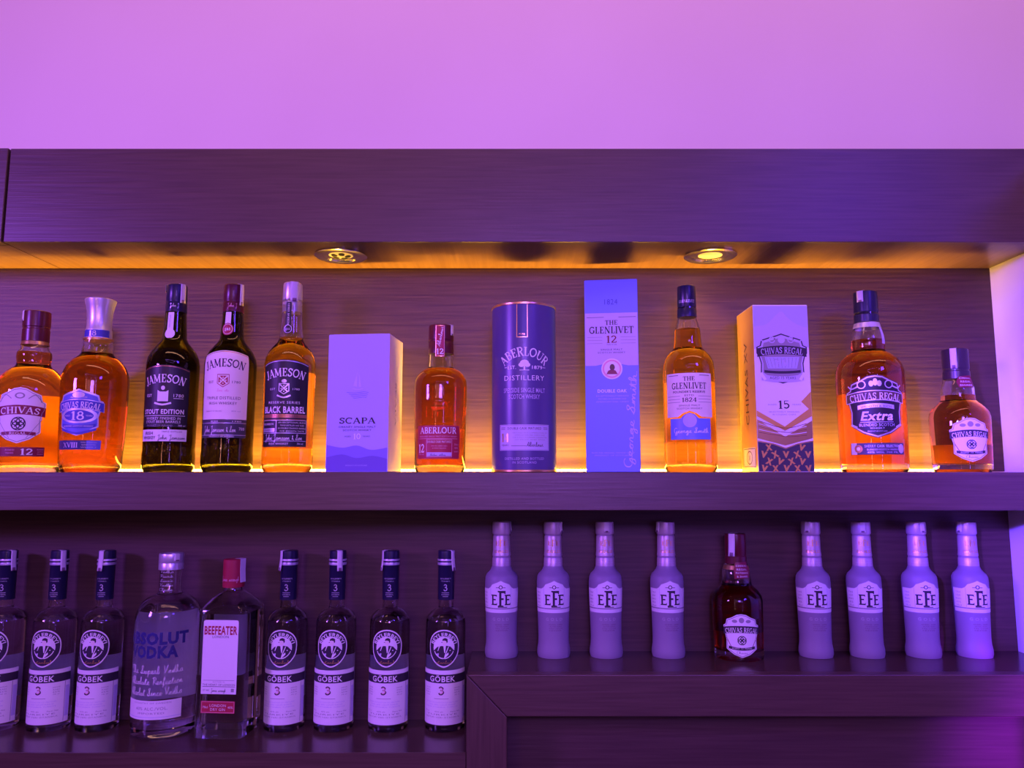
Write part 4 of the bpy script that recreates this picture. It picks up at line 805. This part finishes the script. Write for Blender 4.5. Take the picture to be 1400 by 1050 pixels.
P.rect(30, -8, .8, 52, 'gray_ink'); P.rect(34, -8, 6, 40, 'lilac', 1); P.oval(-37, 3, 1.5, 10, 'ink', 1); b.body(P, 'front_label')
P = b.print(928); P.rect(0, 0, 44, 56, 'back_white', 0, True); b.body(P, 'back_label', 180)
gs = b.strip(0, [(775, 11.6), (752.4, 11.6)], 752, 27, 7.5, 2)
raki = b.root
KID = lambda o: [c for c in bpy.data.objects if c.parent == o]
def copy_thing(o):
    kids = KID(o); c = o.copy(); COL.objects.link(c)
    for k in kids: q = k.copy(); q.parent = c; COL.objects.link(q)
    return c
RAKI = [(608, 'clear raki bottle nearest the raised plinth', 55, 0, 0), (530.5, 'clear raki bottle standing second from the raised plinth', -62, 0, 1), (456, 'clear raki bottle third from the plinth with a paper strip on its cap\'s right side', 25, 0, 0),
        (388, 'clear raki bottle beside the gin bottle with a dangling strip on its cap\'s left side', -50, 0, 0), (132, 'clear raki bottle just left of the rounded vodka bottle', -12, 2, 0),
        (66, 'clear raki bottle second from the left edge of the photo', 48, 3, 0), (-6, 'clear raki bottle cut off by the left edge of the photo', 60, 3, 0)]
src = {}
for i, (px, lab, tu, rz, _) in enumerate(RAKI):
    o = raki if i == 0 else copy_thing(raki)
    o.location = (at(px, 998, .119)[0], .119, Z_LL + .0002); o.rotation_euler = (0, 0, R(rz)); o['label'] = lab
    for k in KID(o):
        if k.name.startswith('duty_strip'): k.rotation_euler = (0, 0, R(tu))

# rounded vodka bottle
b = Bottle('vodka_bottle', 'large clear rounded vodka bottle with silver cap and blue lettering', 'vodka bottle', 222.5, 1000, .1, Z_LL,
    [(1000, 36), (996, 40), (988, 41.4), (860, 42), (845, 42), (836, 40.8), (828, 38), (821, 33.5), (816, 27.5), (813, 21), (811, 16.5), (807, 14.6), (778, 14), (760, 13)], 'water', 832, wall=.0035, turn=0)
CR = [(778, 16), (770, 16), (769.4, 15.7), (768.6, 15.7), (768, 16), (758, 16), (756.5, 15.6), (756, 14.8)]
b.turned('screw_cap', CR, 'silver')
P = b.print(792); 
for k in range(5): P.text(['Vodka', 'Pure', 'Since', 'Vodka', 'Clear'][k], 0, 12 - k * 6, 4, 22, 'silver_print', 0, 'script'); 
b.neck(P, 'neck_print', [(811, 16.5), (807, 14.8), (778, 14.2)])
P = b.print(873); P.text('ABSOLUT', -1, 8.5, 15, 92, 'navy', 0, bold=.05); P.text('VODKA', -3, -9, 15, 70, 'navy', 0, bold=.05)
for k, tx in enumerate(['The Superb Vodka', 'Absolute Perfection', 'Absolut Since 1879']): P.text(tx.replace('1879', 'Vodka'), 2, -32 - k * 14, 10, 76, 'white', 0, 'script', pen=.055)
b.body(P, 'printed_lettering')
P = b.print(959); P.rect(-2, 0, 84, 24, 'white', 0, True); P.text('40% ALC./VOL.', 0, 2, 4, 44, 'gray_ink'); P.text('COUNTRY OF SWEDEN', 0, 9, 2, 52, 'gray_ink'); P.text('IMPORTED', 0, -4, 2.4, 36, 'gray_ink'); P.rect(-2, -9, 84, .6, 'blue_gray'); b.body(P, 'front_label')
P = b.print(895); P.rect(0, 0, 70, 120, 'back_white', 0, True); b.body(P, 'back_label', 178)
P = b.print(985); P.text('a', -24, 0, 8, 6, 'gold', 0, bold=.04); b.body(P, 'gold_mark')
P = b.print(832); P.oval(-14, 0, 10, 9, 'glass', 0); P.loop(arcp(-14, 0, 12, 11, 0, 360, 20)[:-1], 2, 'glass', 1); b.body(P, 'embossed_medallion')
b.strip(50, [(770, 16.2), (756, 16.2)], 756, 10, 9)

# square gin bottle
Yg = .098; xg, _, tg = at(311, 1000, Yg); zz = lambda py: at(700, py, Yg)[1] - Z_LL; Sg = at(700, 920, Yg)[2] / F
g = tag(empty('gin_bottle', (xg, Yg, Z_LL + .0002), R(-4)), 'square clear gin bottle with red cap and white label', 'gin bottle')
def square_ring(h, ch, z, n=4):
    pts = []
    for cx, cy, a0 in ((h - ch, -h + ch, -90), (h - ch, h - ch, 0), (-h + ch, h - ch, 90), (-h + ch, -h + ch, 180)):
        for k in range(n + 1): a = R(a0 + 90 * k / n); pts.append((cx + ch * math.cos(a), cy + ch * math.sin(a), z))
    return pts
def loft(rings, off=0, flip=False):
    V, Fc = [], []; n = len(rings[0])
    for r in rings: V += r
    for i in range(len(rings) - 1):
        for k in range(n): q = (i * n + k, i * n + (k + 1) % n, (i + 1) * n + (k + 1) % n, (i + 1) * n + k); Fc.append(q)
    Fc.append(tuple(range(n - 1, -1, -1))); Fc.append(tuple(range((len(rings) - 1) * n, len(rings) * n)))
    return V, [tuple(j + off for j in (f[::-1] if flip else f)) for f in Fc]
H = 33.5 * Sg; nk = 12 * Sg
hr = [(996, .97, .2), (990, 1, .2), (836, 1, .2), (830, .99, .22), (826, .93, .28), (817, .72, .4), (810, .5, .7), (806.5, .39, 1), (803, .355, 1), (770, .34, 1)]
rings = [square_ring(H * k, H * k * c, max(0, zz(py)) if py < 996 else 0) for py, k, c in hr]
v, f = loft(rings)
tw = .0035; inn = [square_ring(H * k - tw, max((H * k - tw) * c, .001), zz(py) if py > 771 else zz(py) - .003) for py, k, c in hr[2:]]
inn[0] = square_ring(H - tw, (H - tw) * .2, zz(834.5))
v2, f2 = loft(inn, len(v), True); link('glass_body', v + v2, f + f2, 'glass', g, sharp=25)
lq = [square_ring(H - .006, .006, .012), square_ring(H - tw, (H - tw) * .2, .016), square_ring(H - tw, (H - tw) * .2, zz(834.5) - .0004)]
v, f = loft(lq); link('liquid', v, f, 'water', g)
pxg = lambda hw, py: hw * at(700, py, Yg)[2] / F
lathe('screw_cap', [(0, zz(802))] + [(pxg(hw, py), zz(py)) for py, hw in [(802, 14.2), (797, 14.4), (796.4, 14), (795.4, 14), (795, 14.4), (768, 14.4), (765, 14.2), (764, 13.2)]] + [(0, zz(764))], 'red', g)
P = Print(Sg, zz(790)); P.text('James Burrough', 0, 0, 6, 26, 'pinkish', 1, 'script'); P.text('LONDON', 0, 14, 3.4, 18, 'red_label', 1); P.build('cap_lettering', g, on_round([(pxg(14.4, 790), 0), (pxg(14.4, 790), 1)]), Sg * 3)
fr = lambda u, v, e: (u, -H - e, v)
P = Print(Sg, zz(891)); P.base([(-24, -47), (24, -47), (24, 46), (22, 48), (-22, 48), (-24, 46)], 'white'); P.text('BEEFEATER', 0, 35, 11, 45, 'red', 2, bold=.03); P.text('LONDON', 0, 26.5, 3.4, 22, 'ink'); P.rect(0, -29.5, 42, .5, 'gray_ink'); P.text('BOTTLED IN', 0, -31.5, 1.6, 16, 'gray_ink'); P.text('THE HEART OF LONDON', 0, -35, 2.6, 44, 'ink'); P.rect(0, -37.5, 44, .6, 'ink'); P.text('EST 1863', -17, -42, 2, 8, 'ink'); P.text('James Burrough', 0, -42, 4.4, 20, 'ink', 2, 'script'); P.rect(19, -42, 4, 4.4, 'gray_ink')
P.build('front_label', g, fr)
P = Print(Sg, zz(957)); P.rect(0, 0, 46, 15.5, 'red_label', 0, True); P.frame(0, 0, 44, 13.6, .5, 'pinkish'); P.text('LONDON', 0, 2.2, 3.6, 22, 'white', 2); P.text('DRY GIN', 0, -2.8, 3.6, 20, 'white', 2); P.text('70cl', -17, 0, 3, 7, 'white'); P.text('40%', 17, 0, 3, 7, 'white'); P.build('lower_label', g, fr)
P = Print(Sg, zz(882)); P.rect(0, 0, 58, 84, 'back_white', 0, True); P.build('back_label', g, lambda u, v, e: (-u, H + e, v))
V, Fc = [], []
for k in range(6):
    z_ = zz(763.5) - (0 if k < 2 else (k - 1) * .009); xr = pxg(14.4, 780) + .0006 if k > 0 else pxg(6, 764)
    if k == 1: z_ = zz(763.5) + .0004
    if k == 0: z_ = zz(763.5) + .0006
    V += [(xr + (.0006 * max(0, k - 3)), -.006, z_), (xr + (.0006 * max(0, k - 3)), .006, z_)]
for k in range(5): Fc.append((2 * k, 2 * k + 2, 2 * k + 3, 2 * k + 1))
ds = link('duty_strip', V, Fc, 'stamp', g, smooth=False); ds.rotation_euler = (0, 0, R(-18)); sm = ds.modifiers.new('thick', 'SOLIDIFY'); sm.thickness = .0003

# ------------------------------------------------------------------ frosted bottles on the plinth
SLV = [(773, 12.9), (763, 12.5), (762, 12), (760, 12), (759, 12.5), (753, 11.9), (734, 11.7), (732, 11.2), (731, 10.8), (730, 12), (728, 12.5), (717, 12.4), (714, 12), (713.2, 11.2)]
b = Bottle('raki_bottle', '-', 'raki bottle', 685, 898, .121, Z_LR,
    [(898, 19), (897, 21.5), (892, 22.6), (886, 22.4), (879, 21.2), (870, 20.8), (840, 21.4), (805, 22.4), (795, 22.4), (788, 21.8), (784, 20), (781, 17), (778, 14.6), (774, 13), (770, 12.3), (718, 10.8)], None, None, 'frost', group='frosted raki bottles on the plinth')
b.turned('cap_sleeve', SLV, 'sleeve')
P = b.print(742); P.text('E', -6, 0, 6, 5, 'gold', 1, 'serif'); P.text('F', 0, .5, 8.5, 5, 'gold', 1, 'serif'); P.text('E', 6, 0, 6, 5, 'gold', 1, 'serif'); P.text('GOLD', 0, -11, 3.6, 22, 'gold', 1, bold=.02); P.rect(0, -8, 24, .5, 'silver_print', 1); P.rect(0, -14, 24, .5, 'silver_print', 1)
for k in range(3): P.text('RAKISI EFE YAS', 0, -22.5 - k * 3.4, 2, 25, 'silver_print', 1)
b.neck(P, 'sleeve_print', SLV)
P = b.print(818); P.base([(-34, -13), (34, -13), (34, 15), (19, 15), (15, 17), (12, 21), (4, 24), (0, 26), (-4, 24), (-12, 21), (-15, 17), (-19, 15), (-34, 15)], 'white')
for k in (-1, 1): P.line([(k * 14.5, 16), (k * 14.5, -12)], .5, 'lilac', 1)
for cx, kk, dy in ((-9.4, 1, 0), (9.4, 1, 0)):
    P.poly([(cx - 4, -6), (cx + 4.4, -6), (cx + 4.4, -2.6), (cx + 3.2, -4.2), (cx - .6, -4.2), (cx - .6, .4), (cx + 2.6, .4), (cx + 2.6, 2.2), (cx - .6, 2.2), (cx - .6, 6), (cx + 3, 6), (cx + 4.2, 4.6), (cx + 4.2, 7.8), (cx - 4, 7.8), (cx - 4, 6.6), (cx - 3, 6), (cx - 3, -4.4), (cx - 4, -5)], 'ink', 1)
P.poly([(-4, -8), (4, -8), (4, -6.6), (1, -6), (1, 1), (4, 1), (4, 3.4), (1, 3.4), (1, 10), (4.4, 10), (6.4, 8), (6.6, 13), (-4, 13), (-4, 11.4), (-2, 10.8), (-2, -6), (-4, -6.6)], 'ink', 1); P.rect(2.6, -8.6, 13, 1, 'ink', 1)
P.loop(arcp(0, 17.6, 2.2, 2.2, 0, 360, 10)[:-1], 1, 'ink', 1); P.rect(-4.5, 17, 4, .7, 'ink', 1); P.rect(4.5, 17, 4, .7, 'ink', 1); P.rect(0, -10.6, 68, 1.6, 'gray_ink', 1); small_lines(P, -25, 10, 8, 5, 4.4, 'gray_ink', ['YAS', 'UZUM', 'RAKI', '45%', '35cl'])
b.body(P, 'front_label')
P = b.print(833); P.rect(0, 0, 68, 3, 'white', 0, True); b.body(P, 'lower_stripe')
P = b.print(843); P.text('G O L D', 0, 0, 4, 24, 'silver_print', 0, bold=.02); small_lines(P, 2, -7, 20, 4, 2.6, 'strip_ink', ['OZEL SERI', 'ALTIN RAKI', 'YAS UZUM', 'IZMIR']); b.body(P, 'printed_mark')
b.strip(0, [(733, 12.6), (713.2, 12.6)], 713, 14, 8, 1)
EFE = [(685.5, 'frosted raki bottle at the plinth\'s left corner', 120, -2), (757, 'second frosted raki bottle from the plinth\'s left corner, strip lifting off its cap', 58, 0),
       (829, 'third frosted raki bottle from the plinth\'s left corner', 5, 0), (914, 'frosted raki bottle just left of the dark brown whisky bottle', -66, 0), (1116, 'frosted raki bottle just right of the dark brown whisky bottle', -40, -8),
       (1186, 'second frosted raki bottle to the right of the dark brown whisky bottle', -14, -8), (1263, 'frosted raki bottle second from the white side wall', 10, -8), (1333, 'frosted raki bottle nearest the white side wall', -70, -8)]
efe = b.root
for i, (px, lab, tu, rz) in enumerate(EFE):
    o = efe if i == 0 else copy_thing(efe)
    o.location = (at(px, 898, .121)[0], .121, Z_LR + .0002); o.rotation_euler = (0, 0, R(rz)); o['label'] = lab
    for k in KID(o):
        if k.name.startswith('duty_strip'): k.rotation_euler = (0, 0, R(tu - rz))
# thin cable on the side wall under the shelf
cp = [(BACK - .055 + .0, -.0012), (.078, -.006), (.05, -.009), (.0, -.0105), (-.06, -.011), (-.2, -.012)]
cp = spline(cp, 4); V, Fc = [], []
for i, (y, z) in enumerate(cp):
    a = cp[max(i - 1, 0)]; q = cp[min(i + 1, len(cp) - 1)]; d = math.hypot(q[0] - a[0], q[1] - a[1]); ny, nz = -(q[1] - a[1]) / d, (q[0] - a[0]) / d
    for k in range(8): c, s_ = math.cos(k * math.pi / 4) * .0012, math.sin(k * math.pi / 4) * .0012; V.append((X_WALL - .0014 + c, y + ny * s_, Z_UB + z + nz * s_))
for i in range(len(cp) - 1):
    for k in range(8): Fc.append((i * 8 + k, i * 8 + (k + 1) % 8, i * 8 + 8 + (k + 1) % 8, i * 8 + 8 + k))
tag(link('cable', V, Fc, 'black'), 'thin black cable running along the white side wall under the shelf', 'cable')
